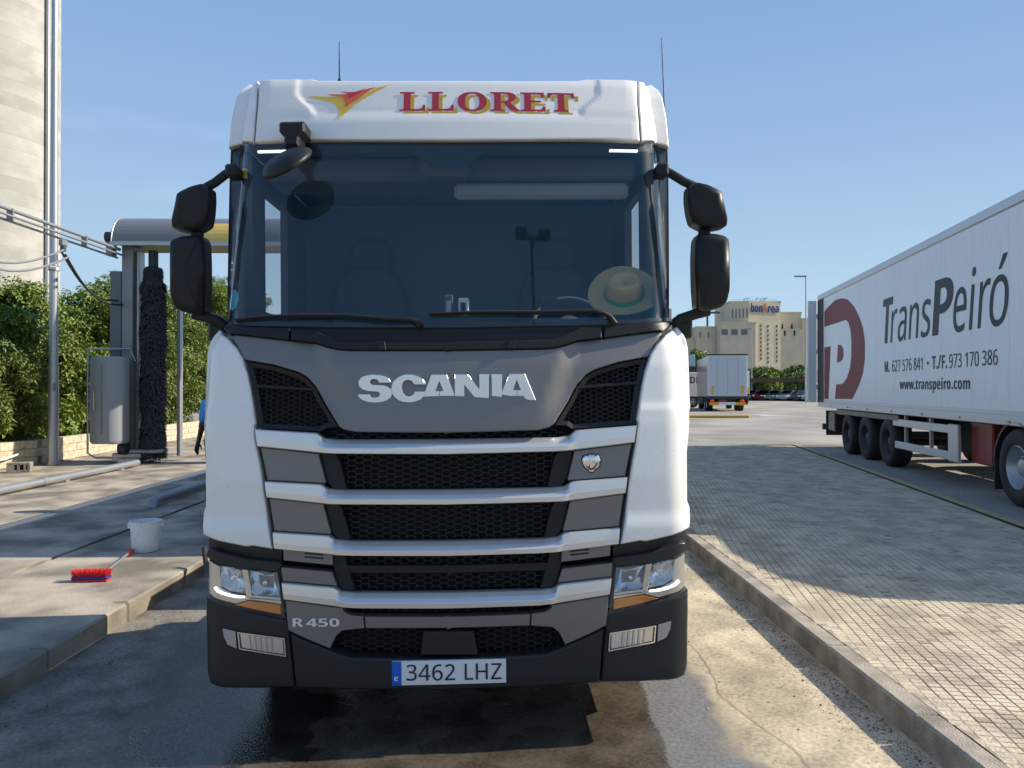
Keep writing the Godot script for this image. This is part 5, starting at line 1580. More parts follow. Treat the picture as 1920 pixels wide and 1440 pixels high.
func walls_and_hedge():
	# two runs of low block wall
	for run in [["low block wall in shade at the foot of the hedge", Vector3(-9.95, 0.14, -16.6), 0.0, 18, 5], ["sunlit low block wall behind the wash arch", Vector3(-10.35, 0.14, -34.0), 0.03, 43, 5]]:
		var w := thing("block_wall", run[0], "wall", run[1], run[2])
		var n: int = run[3]
		boxpart("wall_core", Vector3(-0.22, 0, 0.0), Vector3(-0.02, 0.50, n * 0.405), M.block, w)
		for row in 3:
			for k in n:
				var z0 := k * 0.405 + (0.2 if row % 2 else 0.0)
				var b := MB.new()
				var j := rng.randf_range(-0.004, 0.006)
				b.box(Vector3(-0.20, row * 0.172 + 0.004, z0 + 0.004), Vector3(0.0 + j, row * 0.172 + 0.168, z0 + 0.401), 0.006)
				part("block", b, M.block, w)
		# end stones
		for row in 3:
			var b := MB.new()
			b.box(Vector3(-0.22, row * 0.172 + 0.005, n * 0.405 + 0.21), Vector3(0.02, row * 0.172 + 0.167, n * 0.405 + 0.41), 0.008)
			part("block", b, M.block, w)
	# conduit along the wall with a junction box
	var con := thing("conduit", "white conduit running along the low block wall", "pipe", Vector3(-9.86, 0.14, 0))
	tubepart("pipe", PackedVector3Array([Vector3(0, 0.20, -9.0), Vector3(0, 0.20, -15.4), Vector3(0, 0.26, -15.8), Vector3(-0.30, 0.30, -16.5), Vector3(-0.42, 0.30, -24.0)]), 0.022, M.white_plain, con, 8)
	boxpart("junction_box", Vector3(-0.02, 0.14, -14.35), Vector3(0.10, 0.28, -14.15), M.white_plain, con, 0.01)
	var cb := thing("concrete_block", "loose hollow concrete block lying on the shaded apron", "block", Vector3(-9.25, 0.14, -14.9), 0.25)
	var body := MB.new()
	body.box(Vector3(-0.2, 0, -0.1), Vector3(0.2, 0.045, 0.1), 0.006)
	body.box(Vector3(-0.2, 0.145, -0.1), Vector3(0.2, 0.19, 0.1), 0.006)
	for x in [-0.2, -0.02, 0.09, 0.16]:
		body.box(Vector3(x, 0.0455, -0.099), Vector3(x + (0.13 if x < -0.1 else 0.04), 0.1445, 0.099))
	part("shell", body, M.kerb, cb)
	boxpart("back", Vector3(-0.19, 0.046, -0.09), Vector3(0.19, 0.144, -0.06), M.kerb, cb)
	# shrubs along the wall
	var spots := [
		[-11.0, -12.4, 3.0, 1.5, 1], [-11.2, -14.3, 3.6, 1.5, 0], [-11.0, -16.0, 2.9, 1.3, 1], [-11.3, -17.8, 4.2, 1.4, 0], [-11.6, -19.6, 3.7, 1.3, 0], [-11.3, -21.4, 4.3, 1.5, 0],
		[-11.7, -23.6, 4.0, 1.5, 0], [-11.9, -26.0, 3.6, 1.6, 0], [-12.2, -28.6, 4.2, 1.7, 1],
	]
	var labels := ["shaded shrub over the block wall end nearest the wash lane mouth", "tall shaded shrub above the loose concrete block", "shaded shrub whose leaves hang just before the lamp pole", "sunlit shrub rising behind the lamp pole", "sunlit shrub between the lamp pole and the spray pipe frame", "tall sunlit shrub behind the spray pipe frame", "sunlit shrub behind the motor cover of the wash arch", "sunlit shrub behind the tall dark brush", "broad shrub beyond the wash arch at the end of the block wall"]
	for k in spots.size():
		var s: Array = spots[k]
		shrub("hedge_shrub", labels[k], Vector3(s[0], 0.2, s[1]), s[2], s[3], "shrubs of the hedge")
	# taller trees further back
	for s in [[-15.5, -33.0, 6.6, 2.6, "broad tree behind the hedge, seen beneath the wash arch canopy"], [-12.8, -36.0, 7.0, 2.8, "tall tree beyond the reed screen fence past the wash arch"], [-16.5, -24.5, 5.4, 2.0, "slim tree behind the hedge between silo and wash arch"]]:
		shrub("garden_tree", s[4], Vector3(s[0], 0.1, s[1]), s[2], s[3], "trees behind the hedge")
	# wire fence seen past the arch
	var fence := thing("wire_fence", "brownish reed screen fence beyond the wash arch", "fence", Vector3(-13.3, 0.14, -40))
	for k in 5:
		tubepart("post", PackedVector3Array([Vector3(k * 2.2, 0, 0), Vector3(k * 2.2, 1.9, 0)]), 0.04, M.galv, fence, 8)
	var reeds := MB.new()
	for k in 700:
		var x := rng.randf_range(0.0, 8.8)
		var hgt := rng.randf_range(1.3, 1.7)
		var wd := rng.randf_range(0.008, 0.02)
		reeds.quad(Vector3(x - wd, 0.5, 0.03), Vector3(x + wd, 0.5, 0.03), Vector3(x + wd, hgt, 0.05), Vector3(x - wd, hgt, 0.05), Vector3(0, 0, 1))
	part("reed_screen", reeds, paint(0.27, 0.19, 0.10, 0.9), fence).set_meta("kind", "stuff")

var leaf_cluster: ArrayMesh

func cluster() -> ArrayMesh:
	# a sprig of pointed, folded leaves
	if leaf_cluster:
		return leaf_cluster
	var r := RandomNumberGenerator.new()
	r.seed = 77
	var mb := MB.new()
	for k in 7:
		var yaw := TAU * k / 7.0 + r.randf_range(-0.3, 0.3)
		var pit := r.randf_range(-0.5, 0.7)
		var B := Basis(Vector3.UP, yaw) * Basis(Vector3.RIGHT, pit)
		var o := Vector3(0, r.randf_range(-0.03, 0.06), 0)
		var L := r.randf_range(0.09, 0.14)
		var w := L * 0.2
		var p0 := o + B * Vector3(0, 0, 0.015)
		var pm := o + B * Vector3(0, 0.006, L * 0.5)
		var p1 := o + B * Vector3(0, -0.018, L)
		var l := o + B * Vector3(-w, 0.018, L * 0.48)
		var q := o + B * Vector3(w, 0.018, L * 0.48)
		mb.flat(p0, l, pm, Vector3.UP)
		mb.flat(p0, pm, q, Vector3.UP)
		mb.flat(l, p1, pm, Vector3.UP)
		mb.flat(pm, p1, q, Vector3.UP)
	leaf_cluster = mb.mesh()
	return leaf_cluster

func shrub(called: String, label: String, at: Vector3, high: float, wide: float, group: String, per := 1.0, leaf := 1.0):
	var t := thing(called, label, "shrub" if high < 5.0 else "tree", at, 0.0, group)
	var tk := MB.new()
	var stems := 4
	var tips := []
	for s in stems:
		var a := TAU * s / stems + rng.randf()
		var p := PackedVector3Array([Vector3(cos(a) * 0.08, 0, sin(a) * 0.08)])
		for k in range(1, 6):
			p.append(Vector3(cos(a + 0.2 * k) * wide * 0.12 * k, high * 0.16 * k, sin(a + 0.2 * k) * wide * 0.12 * k))
		tk.tube(p, 0.03 * high / 3.0, 0.012, 6)
		tips.append(p[5])
	part("trunk", tk, M.trunk, t)
	var mm := MultiMesh.new()
	mm.transform_format = MultiMesh.TRANSFORM_3D
	mm.use_colors = true
	mm.mesh = cluster()
	var clumps := []
	var nc := int(26 * wide * high / 5.0)
	for k in nc:
		var y := rng.randf_range(0.12, 1.0)
		var r := wide * sqrt(sin(PI * clampf(y * 0.86 + 0.10, 0.0, 1.0))) * sqrt(rng.randf_range(0.25, 1.0))
		var a := rng.randf() * TAU
		clumps.append([Vector3(cos(a) * r, y * high * 0.92, sin(a) * r), rng.randf_range(0.28, 0.52) * (0.8 + 0.1 * high), rng.randf_range(0.75, 1.15)])
	var each := int(95 * per)
	mm.instance_count = nc * each
	var i := 0
	for c in clumps:
		for k in each:
			var d := Vector3(rng.randfn(), rng.randfn() * 0.8, rng.randfn()).normalized() * pow(rng.randf(), 0.45)
			var p: Vector3 = c[0] + d * c[1]
			if k % 13 == 0:
				p += Vector3(0, rng.randf() * 0.35, 0)
			p.y = maxf(p.y, 0.15)
			var sc := rng.randf_range(0.9, 1.7) * leaf
			mm.set_instance_transform(i, Transform3D(Basis.from_euler(Vector3(rng.randfn(0, 0.5), rng.randf() * TAU, rng.randfn(0, 0.5))) * Basis.from_scale(Vector3.ONE * sc), p))
			var v: float = c[2] * rng.randf_range(0.7, 1.25)
			mm.set_instance_color(i, Color(v * rng.randf_range(0.85, 1.2), v, v * rng.randf_range(0.7, 1.1)))
			i += 1
	var mi := MultiMeshInstance3D.new()
	mi.name = "crown"
	mi.multimesh = mm
	mi.material_override = M.leaf
	mi.set_meta("kind", "stuff")
	t.add_child(mi, true)


# ---------------------------------------------------------------- the parked articulated lorry
func parked_trailer():
	var X := Vector3(-0.178, 0, 1).normalized()
	var Z := Vector3(-1, 0, -0.178).normalized()
	var O := Vector3(5.15 + 0.178 * 21.1, 0.14, -21.1)
	var t := thing("semi_trailer", "long white box trailer with red emblem and dark lettering beside the pavement", "trailer")
	t.transform = Transform3D(Basis(X, Vector3.UP, Z), O)
	var L := 12.0
	var B := -0.65
	boxpart("side_wall", Vector3(B + 0.3, 1.20, -0.06), Vector3(L, 4.12, 0.0), M.trailer_white, t)
	boxpart("far_wall", Vector3(B + 0.3, 1.20, -2.55), Vector3(L, 4.12, -2.49), M.trailer_white, t)
	boxpart("front_wall", Vector3(L - 0.06, 1.20, -2.49), Vector3(L, 4.12, -0.06), M.trailer_white, t)
	boxpart("roof", Vector3(B + 0.3, 4.12, -2.49), Vector3(L, 4.20, -0.06), M.trailer_white, t)
	boxpart("floor", Vector3(B + 0.3, 1.12, -2.49), Vector3(L, 1.20, -0.06), M.alu, t)
	boxpart("top_rail", Vector3(B + 0.02, 4.09, -0.1), Vector3(L + 0.01, 4.25, 0.022), M.alu, t, 0.02)
	boxpart("bottom_rail", Vector3(B + 0.02, 1.09, -0.1), Vector3(L + 0.01, 1.235, 0.020), M.alu, t, 0.012)
	boxpart("bottom_rail", Vector3(0.012, 1.235, -0.05), Vector3(L + 0.01, 1.30, 0.008), M.alu, t, 0.003)
	boxpart("corner_post", Vector3(B, 1.20, -0.12), Vector3(0.01, 4.24, 0.016), M.dark_steel, t, 0.01)
	boxpart("corner_post", Vector3(B, 1.20, -2.56), Vector3(0.0, 4.24, -2.44), M.dark_steel, t, 0.01)
	boxpart("rear_door", Vector3(B - 0.08, 1.22, 0.02), Vector3(B - 0.03, 4.12, 0.27), M.trailer_white, t, 0.01)
	for y in [1.6, 2.6, 3.6]:
		boxpart("hinge", Vector3(B - 0.03, y, -0.02), Vector3(B + 0.05, y + 0.12, 0.05), M.galv, t, 0.008)
	for k in 9:
		boxpart("panel_joint", Vector3(1.15 + k * 1.2, 1.31, 0.0), Vector3(1.154 + k * 1.2, 4.085, 0.0012), M.alu, t)
	for k in 7:
		boxpart("marker_light", Vector3(0.8 + k * 1.65, 1.13, 0.020), Vector3(0.9 + k * 1.65, 1.165, 0.034), M.amber, t, 0.004)
	# print on the side wall
	for e in [
		[V([0.1121,3.7246,0.6593,3.8252,1.3162,3.9051,1.932,3.8796,2.5106,3.7796,3.0546,3.5484,3.4955,3.2547,3.7771,2.9856,3.9129,2.6733,3.9089,2.2714,3.7671,1.9728,3.4802,1.7112,2.8797,1.3575,0.0866,1.3212]), 0.004, M.maroon],
		[V([0.1076,3.2969,2.3436,3.2948,2.5451,3.2228,2.741,3.0237,2.8166,2.7829,2.8123,2.3559,2.6925,2.1029,2.4106,1.8704,2.0794,1.742,1.8241,1.7169,1.3839,1.7126,1.2441,1.3362,0.5846,1.3276,0.8396,2.7309,0.1016,2.7346]), 0.007, M.trailer_white],
		[V([1.5728,2.725,1.8773,2.7078,2.0882,2.6071,2.1287,2.4722,2.0435,2.3426,1.83,2.2878,1.4794,2.2771]), 0.010, M.maroon],
	]:
		var mb := MB.new()
		var pl: PackedVector2Array = e[0]
		mb.prism(clipped(pl, 0.015), 0.0005, e[1])
		part("emblem", mb, e[2], t)
	# brand name, leaning, in heavy and light strokes
	var base := V([5.1889,2.5395,10.7599,2.5356,5.1973,3.4228,10.7669,3.3604])
	for w in [["T", true, V([5.1532,2.536,5.8124,3.3864])], ["rans", false, V([5.7384,2.5511,7.8924,3.0188])], ["P", true, V([7.9863,2.5407,8.8401,3.3807])], ["eir", false, V([8.8541,2.5454,10.1792,3.068])], ["ó", false, V([10.1573,2.518,10.7674,3.4193])]]:
		var lo: Vector2 = w[2][0]
		var hi: Vector2 = w[2][1]
		var y0: float = 2.30
		var sizes := {"T": [2.54, 3.46], "rans": [2.52, 3.19], "P": [2.52, 3.46], "eir": [2.50, 3.46], "ó": [2.49, 3.50]}
		y0 = sizes[w[0]][0]
		var y1: float = sizes[w[0]][1]
		var lift := func(x: float, y: float, d: float) -> Vector3: return Vector3(x + (y - 2.95) * 0.16, y, 0.002 + d)
		part("lettering", text_mesh(w[0], w[1], false, Vector2(lo.x + 0.02, y0), Vector2(hi.x - 0.02, y1), lift, 0.003), M.letter, t)
	var flat := func(x: float, y: float, d: float) -> Vector3: return Vector3(x, y, 0.002 + d)
	for w in [["M.", true, V([5.3241,1.9438,5.6347,2.1765]), 1.94, 2.17], ["627 576 841", false, V([5.7988,1.9445,7.4763,2.1289]), 1.94, 2.17], ["·", true, V([7.6826,2.0453,7.784,2.0702]), 2.03, 2.08], ["T./F.", true, V([7.9321,1.9628,8.5887,2.14]), 1.94, 2.17], ["973 170 386", false, V([8.6755,1.9517,10.4064,2.163]), 1.94, 2.17], ["www.transpeiro.com", true, V([6.2426,1.5372,9.4766,1.7484]), 1.53, 1.79]]:
		part("lettering", text_mesh(w[0], w[1], false, Vector2(w[2][0].x, w[3]), Vector2(w[2][1].x, w[4]), flat, 0.003), M.letter, t)
	# running gear
	var ch := MB.new()
	for z in [-0.75, -1.75]:
		ch.box(Vector3(0.3, 0.80, z - 0.06), Vector3(L - 0.6, 1.10, z + 0.06))
	for x in [0.5, 2.3, 3.8, 5.4, 7.0, 9.0]:
		ch.box(Vector3(x - 0.06, 0.84, -2.3), Vector3(x + 0.06, 1.06, -0.25))
	part("chassis", ch, M.dark_steel, t)
	for x in [2.35, 3.85, 5.40]:
		for z in [-0.19, -2.36]:
			wheel_on(t, Vector3(x, 0.5, z), z > -1.0, 0.5, 0.36, M.dark_steel)
		tubepart("axle", PackedVector3Array([Vector3(x, 0.5, -0.3), Vector3(x, 0.5, -2.25)]), 0.07, M.dark_steel, t, 10)
	boxpart("mud_strip", Vector3(1.3, 0.94, -0.36), Vector3(6.1, 1.085, -0.02), M.bumper, t, 0.02)
	boxpart("rear_bumper", Vector3(B + 0.02, 0.45, -2.45), Vector3(B + 0.14, 0.62, -0.1), M.dark_steel, t, 0.01)
	boxpart("tool_box", Vector3(0.30, 0.48, -0.5), Vector3(1.0, 0.98, -0.05), M.bumper, t, 0.03)
	boxpart("mud_flap", Vector3(-0.1, 0.32, -0.6), Vector3(-0.05, 1.0, -0.08), M.rubber, t)
	var guard := Node3D.new()
	guard.name = "side_guard"
	t.add_child(guard, true)
	boxpart("rail", Vector3(5.75, 0.86, -0.06), Vector3(8.72, 1.0, -0.02), M.alu, guard, 0.008)
	boxpart("rail", Vector3(5.85, 0.42, -0.06), Vector3(8.72, 0.56, -0.02), M.alu, guard, 0.008)
	boxpart("end_post", Vector3(8.55, 0.40, -0.075), Vector3(8.95, 1.02, -0.018), M.alu, guard, 0.012)
	for x in [6.3, 7.6]:
		boxpart("bracket", Vector3(x, 0.42, -0.12), Vector3(x + 0.05, 1.09, -0.065), M.galv, guard)
	boxpart("added_shade_guard", Vector3(5.75, 0.30, -2.53), Vector3(8.4, 1.0, -2.49), M.dark_steel, t)  # panel added on the far side to keep light out from under the trailer
	boxpart("red_locker", Vector3(9.0, 0.42, -0.75), Vector3(9.75, 1.08, -0.2), paint(0.22, 0.012, 0.015, 0.4), t, 0.02)
	for z in [-0.5, -2.05]:
		boxpart("landing_leg", Vector3(9.9, 0.12, z - 0.06), Vector3(10.02, 1.1, z + 0.06), M.dark_steel, t)
		boxpart("landing_foot", Vector3(9.83, 0.0, z - 0.12), Vector3(10.09, 0.12, z + 0.12), M.dark_steel, t, 0.02)
	boxpart("added_shade_box", Vector3(6.6, 0.45, -1.7), Vector3(8.2, 0.95, -0.8), M.dark_steel, t, 0.02)  # box added to darken the space beneath the trailer
	# its tractor, mostly outside the picture: rear wheel and mudguard in view, the cab throws the shade on the tiles
	var u := thing("tractor_unit", "grey lorry tractor coupled under the white trailer, wheel with silver rim", "truck")
	u.transform = t.transform
	for z in [-0.20, -2.35]:
		wheel_on(u, Vector3(10.95, 0.53, z), z > -1.0, 0.53, 0.42)
		wheel_on(u, Vector3(14.3, 0.5, z), z > -1.0, 0.5, 0.34)
	var fr := MB.new()
	for z in [-0.85, -1.7]:
		fr.box(Vector3(10.1, 0.72, z - 0.05), Vector3(15.1, 1.0, z + 0.05))
	part("chassis", fr, M.dark_steel, u)
	for z in [-0.43, -2.57]:
		var a := MB.new()
		for k in 14:
			var p := PI * (0.05 + 0.9 * k / 14.0)
			var q := PI * (0.05 + 0.9 * (k + 1) / 14.0)
			for r in [0.63, 0.66]:
				a.quad(Vector3(10.95 + r * cos(p), 0.50 + r * sin(p), z), Vector3(10.95 + r * cos(q), 0.50 + r * sin(q), z), Vector3(10.95 + r * cos(q), 0.50 + r * sin(q), z + 0.45), Vector3(10.95 + r * cos(p), 0.50 + r * sin(p), z + 0.45))
			for zz in [z, z + 0.45]:
				a.quad(Vector3(10.95 + 0.63 * cos(p), 0.50 + 0.63 * sin(p), zz), Vector3(10.95 + 0.63 * cos(q), 0.50 + 0.63 * sin(q), zz), Vector3(10.95 + 0.66 * cos(q), 0.50 + 0.66 * sin(q), zz), Vector3(10.95 + 0.66 * cos(p), 0.50 + 0.66 * sin(p), zz))
		part("mudguard", a, M.bumper, u)
		boxpart("mud_flap", Vector3(10.29, 0.16, z + 0.01), Vector3(10.33, 0.72, z + 0.44), M.rubber, u)
	boxpart("fuel_tank", Vector3(11.9, 0.45, -0.7), Vector3(13.4, 1.0, -0.1), M.galv, u, 0.1)
	var side := V([12.35, 0.55, 15.3, 0.35, 15.5, 0.9, 15.4, 1.55, 15.1, 2.45, 14.4, 2.80, 13.4, 3.0, 12.35, 3.05])
	var cab := MB.new()
	cab.xf = Transform3D(Basis(), Vector3(0, 0, -2.45))
	cab.prism(side, 0.0, 2.38, 0.06)
	part("cab", cab, M.steelgrey, u)
	var gl := MB.new()
	gl.quad(Vector3(15.39, 1.62, -2.3), Vector3(15.39, 1.62, -0.2), Vector3(15.12, 2.42, -0.28), Vector3(15.12, 2.42, -2.2), Vector3(1, 0.3, 0))
	gl.quad(Vector3(13.5, 1.65, -0.062), Vector3(14.9, 1.65, -0.062), Vector3(14.7, 2.4, -0.062), Vector3(13.5, 2.4, -0.062), Vector3(0, 0, 1))
	part("cab_windows", gl, M.deep, u)

func clipped(p: PackedVector2Array, least_x: float) -> PackedVector2Array:
	var q := PackedVector2Array()
	for e in p:
		q.append(Vector2(maxf(e.x, least_x), e.y))
	return q

func wheel_on(parent: Node, at: Vector3, outer: bool, r: float, w: float, rim_look: Material = M.galv):
	# axle along the parent's z
	var holder := Node3D.new()
	holder.name = "wheel"
	truck_wheel(holder, Vector3.ZERO, 1.0, r, w, rim_look)
	var wh := holder.get_child(0)
	holder.remove_child(wh)
	holder.free()
	parent.add_child(wh, true)
	wh.transform = Transform3D(Basis(Vector3.UP, -PI / 2 if outer else PI / 2), at)

# ---------------------------------------------------------------- the yard beyond
func far_yard():
	rng.seed = 23
	var dirx := Vector3(-0.17, 0, 1).normalized()
	# box lorry seen from behind
	var b := thing("box_trailer", "box trailer seen from behind with grey doors and orange markers", "trailer", Vector3(15.95, 0.14, -54.0), -0.17)
	boxpart("body", Vector3(-1.33, 1.0, -9.5), Vector3(1.33, 3.95, 0.0), paint(0.46, 0.36, 0.29, 0.3, 0.3), b, 0.02)
	boxpart("rear_frame", Vector3(-1.36, 0.98, -0.1), Vector3(1.36, 4.02, 0.05), M.alu, b, 0.02)
	for s in [-1.0, 1.0]:
		var dr := boxpart("door", Vector3(minf(s * 0.015, s * 1.18), 1.18, 0.05), Vector3(maxf(s * 0.015, s * 1.18), 3.82, 0.09), paint(0.46, 0.52, 0.55, 0.5), b, 0.01)
		boxpart("marker_strip", Vector3(s * 1.02 - 0.09, 1.22, 0.09), Vector3(s * 1.02 + 0.09, 1.80, 0.10), M.marker, dr)
		boxpart("lock_rod", Vector3(s * 0.72 - 0.012, 1.2, 0.09), Vector3(s * 0.72 + 0.012, 3.8, 0.11), M.galv, dr)
		boxpart("tail_light", Vector3(s * 1.05 - 0.12, 0.70, 0.05), Vector3(s * 1.05 + 0.12, 0.83, 0.10), M.tail_red, b)
		boxpart("marker_board", Vector3(s * 0.92 - 0.33, 0.44, 0.03), Vector3(s * 0.92 + 0.33, 0.66, 0.06), M.marker, b)
	boxpart("roof_edge", Vector3(-1.4, 3.96, -0.2), Vector3(1.4, 4.06, 0.08), M.dark_steel, b, 0.01)
	boxpart("sill", Vector3(-1.38, 0.88, -0.2), Vector3(1.38, 1.08, 0.10), M.dark_steel, b, 0.01)
	boxpart("number_plate", Vector3(-0.55, 0.70, 0.05), Vector3(-0.05, 0.84, 0.07), paint(0.25, 0.03, 0.03, 0.5), b)
	boxpart("plate_bar", Vector3(-0.58, 0.46, 0.0), Vector3(0.58, 0.66, 0.05), M.white_plain, b)
	boxpart("underframe", Vector3(-0.6, 0.6, -9.0), Vector3(0.6, 0.98, -0.3), M.dark_steel, b)
	for z in [-1.6, -3.0, -8.2]:
		for s in [-1.0, 1.0]:
			truck_wheel(b, Vector3(s * 1.08, 0.5, z), s, 0.5, 0.4)
	boxpart("side_guard", Vector3(-1.34, 0.45, -7.4), Vector3(-1.30, 0.95, -3.8), M.dark_steel, b)
	# white lorry with two dark letters on its flank
	var w := thing("box_lorry", "white lorry flank with dark letters behind the grey doored trailer", "truck", Vector3(15.8, 0.14, -66.0), 0.0)
	boxpart("box", Vector3(-6.0, 0.95, -0.6), Vector3(1.35, 3.0, 1.2), M.white_plain, w, 0.02)
	boxpart("superstructure", Vector3(-6.0, 3.0, -0.5), Vector3(0.9, 3.5, 1.0), M.dark_steel, w, 0.02)
	boxpart("headboard", Vector3(-0.2, 3.5, -0.4), Vector3(0.7, 4.5, 0.8), paint(0.35, 0.5, 0.55, 0.4), w, 0.02)
	boxpart("chassis", Vector3(-6.0, 0.6, -0.4), Vector3(1.3, 0.95, 1.0), M.dark_steel, w)
	for x in [-4.6, -1.2, 0.4]:
		wheel_on(w, Vector3(x, 0.5, 1.02), true, 0.5, 0.34)
		wheel_on(w, Vector3(x, 0.5, -0.4), false, 0.5, 0.34)
	var lift := func(x: float, y: float, d: float) -> Vector3: return Vector3(x, y, 1.202 + d)
	part("lettering", text_mesh("DF", true, false, Vector2(0.18, 2.06), Vector2(1.02, 2.62), lift, 0.01), M.ink, w)
	# another white trailer further on
	var w2 := thing("curtain_trailer", "distant white curtain trailer standing past the grey doored trailer", "trailer", Vector3(25.4, 0.14, -78.0), -0.1)
	boxpart("body", Vector3(-1.25, 1.1, -8), Vector3(-0.1, 3.45, 0), M.white_plain, w2, 0.02)
	boxpart("chassis", Vector3(-1.1, 0.7, -8), Vector3(-0.1, 1.1, -0.1), M.dark_steel, w2)
	boxpart("marker_board", Vector3(-0.6, 1.15, 0.0), Vector3(-0.15, 1.7, 0.03), M.marker, w2)
	for z in [-1.2, -2.5]:
		for s in [-1.0, 1.0]:
			truck_wheel(w2, Vector3(-0.62 + s * 0.45, 0.5, z), s)
	# car port with parked cars
	var port := thing("car_port", "long dark car port roof over the parked cars", "carport", Vector3(39.5, 0.14, -104.0))
	boxpart("roof", Vector3(-8.0, 2.75, -9.5), Vector3(22.0, 2.95, 3.0), paint(0.05, 0.028, 0.022, 0.7), port, 0.02)
	boxpart("fascia", Vector3(-8.0, 2.5, 3.0), Vector3(22.0, 3.0, 3.12), paint(0.10, 0.045, 0.032, 0.7), port)
	for k in 6:
		tubepart("post", PackedVector3Array([Vector3(-7.5 + k * 5.8, 0, -8.5), Vector3(-7.5 + k * 5.8, 2.8, -8.5)]), 0.09, M.dark_steel, port, 8)
	boxpart("back_wall", Vector3(-8.0, 0, -9.5), Vector3(22.0, 1.0, -9.35), M.kerb, port)
	var paints := [[0.10, 0.14, 0.20, "dark blue"], [0.60, 0.61, 0.62, "white"], [0.30, 0.05, 0.05, "dark red"], [0.45, 0.47, 0.49, "silver"], [0.50, 0.51, 0.52, "pale silver"], [0.06, 0.06, 0.065, "black"], [0.38, 0.40, 0.43, "grey"], [0.03, 0.03, 0.032, "glossy black"]]
	for k in 8:
		car("parked_car", paints[k][3] + " car parked under the long dark car port", Vector3(35.6 + k * 0.75, 0.14, -112.0 + k * 2.45), rng.randf_range(-0.06, 0.06) + 2.2, paints[k], "cars under the car port")
	# street lamps
	for s in [[Vector3(33.9, 0.14, -85.0), 14.1, -1.25, "tall street lamp beside the car port, arm reaching out over the yard"], [Vector3(36.0, 0.14, -110.0), 10.2, -0.9, "shorter street lamp in front of the beige factory"]]:
		var lp := thing("street_lamp", s[3], "street lamp", s[0])
		tubepart("mast", PackedVector3Array([Vector3.ZERO, Vector3(0, s[1] * 0.35, 0)]), 0.12, M.galv, lp, 10)
		tubepart("mast", PackedVector3Array([Vector3(0, s[1] * 0.35, 0), Vector3(0, s[1], 0)]), 0.085, M.galv, lp, 10, 0.06)
		boxpart("lamp_head", Vector3(s[2], s[1] - 0.05, -0.15), Vector3(0.05, s[1] + 0.10, 0.15), M.steelgrey, lp, 0.02)
	# this one stands behind the viewer and shows only in the windscreen
	var lp2 := thing("street_lamp", "lamp post with twin floodlights mirrored in the windscreen", "street lamp", Vector3(1.75, 0.0, 6.4))
	tubepart("mast", PackedVector3Array([Vector3.ZERO, Vector3(0, 10.4, 0)]), 0.10, M.dark_steel, lp2, 12, 0.06)
	boxpart("crossarm", Vector3(-0.55, 10.28, -0.06), Vector3(0.55, 10.38, 0.06), M.dark_steel, lp2, 0.02)
	for x in [-0.35, 0.42]:
		boxpart("lamp_head", Vector3(x - 0.2, 10.38, -0.2), Vector3(x + 0.2, 10.5, 0.15), M.dark_steel, lp2, 0.04)
	factory()
	# trees in front of the factory
	for s in [[52.0, -150.0, 5.6, 3.6], [63.0, -160.0, 6.6, 4.0], [47.5, -140.0, 5.2, 3.0], [57.0, -146.0, 4.6, 3.5], [67.0, -155.0, 6.0, 4.0]]:
		far_tree("yard_tree", "dark green tree standing between the car port and the beige factory", Vector3(s[0], 0, s[1]), s[2], s[3], "trees in front of the factory")
	far_tree("small_tree", "small tree rising behind the white lorry with letters", Vector3(23.2, 0, -90.0), 6.0, 2.6, "")
	# yellow kerb end and a white arrow on the ground
	var yk := MB.new()
	yk.box(Vector3(7.0, 0.14, -42.3), Vector3(13.6, 0.30, -41.9), 0.03)
	lone("kerb_bar", yk, paint(0.50, 0.30, 0.03, 0.7), "yellow painted kerb bar on the yard", "kerb")
	var ik := MB.new()
	ik.box(Vector3(5.6, 0.141, -47.5), Vector3(12.4, 0.24, -42.31), 0.02)
	var island := structure("traffic_island", ik, M.kerb)
	island.set_meta("label", "low concrete island behind the yellow kerb bar")
	var ar := MB.new()
	ar.quad(Vector3(13.3, 0.145, -46.5), Vector3(15.8, 0.145, -46.5), Vector3(15.8, 0.145, -46.9), Vector3(13.3, 0.145, -46.9), Vector3.UP)
	ar.flat(Vector3(15.6, 0.145, -45.9), Vector3(17.2, 0.145, -45.2), Vector3(15.8, 0.145, -47.2), Vector3.UP)
	structure("arrow_marking", ar, paint(0.72, 0.72, 0.70, 0.8))
	# the load bed behind the washed cab: hidden by it, but its shade lies across the apron
	var lb := thing("flat_trailer", "low sided trailer coupled behind the washed white cab", "trailer", Vector3(-0.33, 0, -7.75))
	boxpart("load_box", Vector3(-1.25, 1.2, -13.0), Vector3(1.25, 2.92, 0.0), M.steelgrey, lb, 0.02)
	boxpart("chassis", Vector3(-0.6, 0.75, -12.6), Vector3(0.6, 1.2, -0.6), M.dark_steel, lb)
	for z in [-8.6, -9.9, -11.2]:
		for s in [-1.0, 1.0]:
			truck_wheel(lb, Vector3(s * 1.05, 0.5, z), s)

func far_tree(called: String, label: String, at: Vector3, high: float, wide: float, group: String):
	shrub(called, label, at, high, wide, group, 0.35, 5.0)

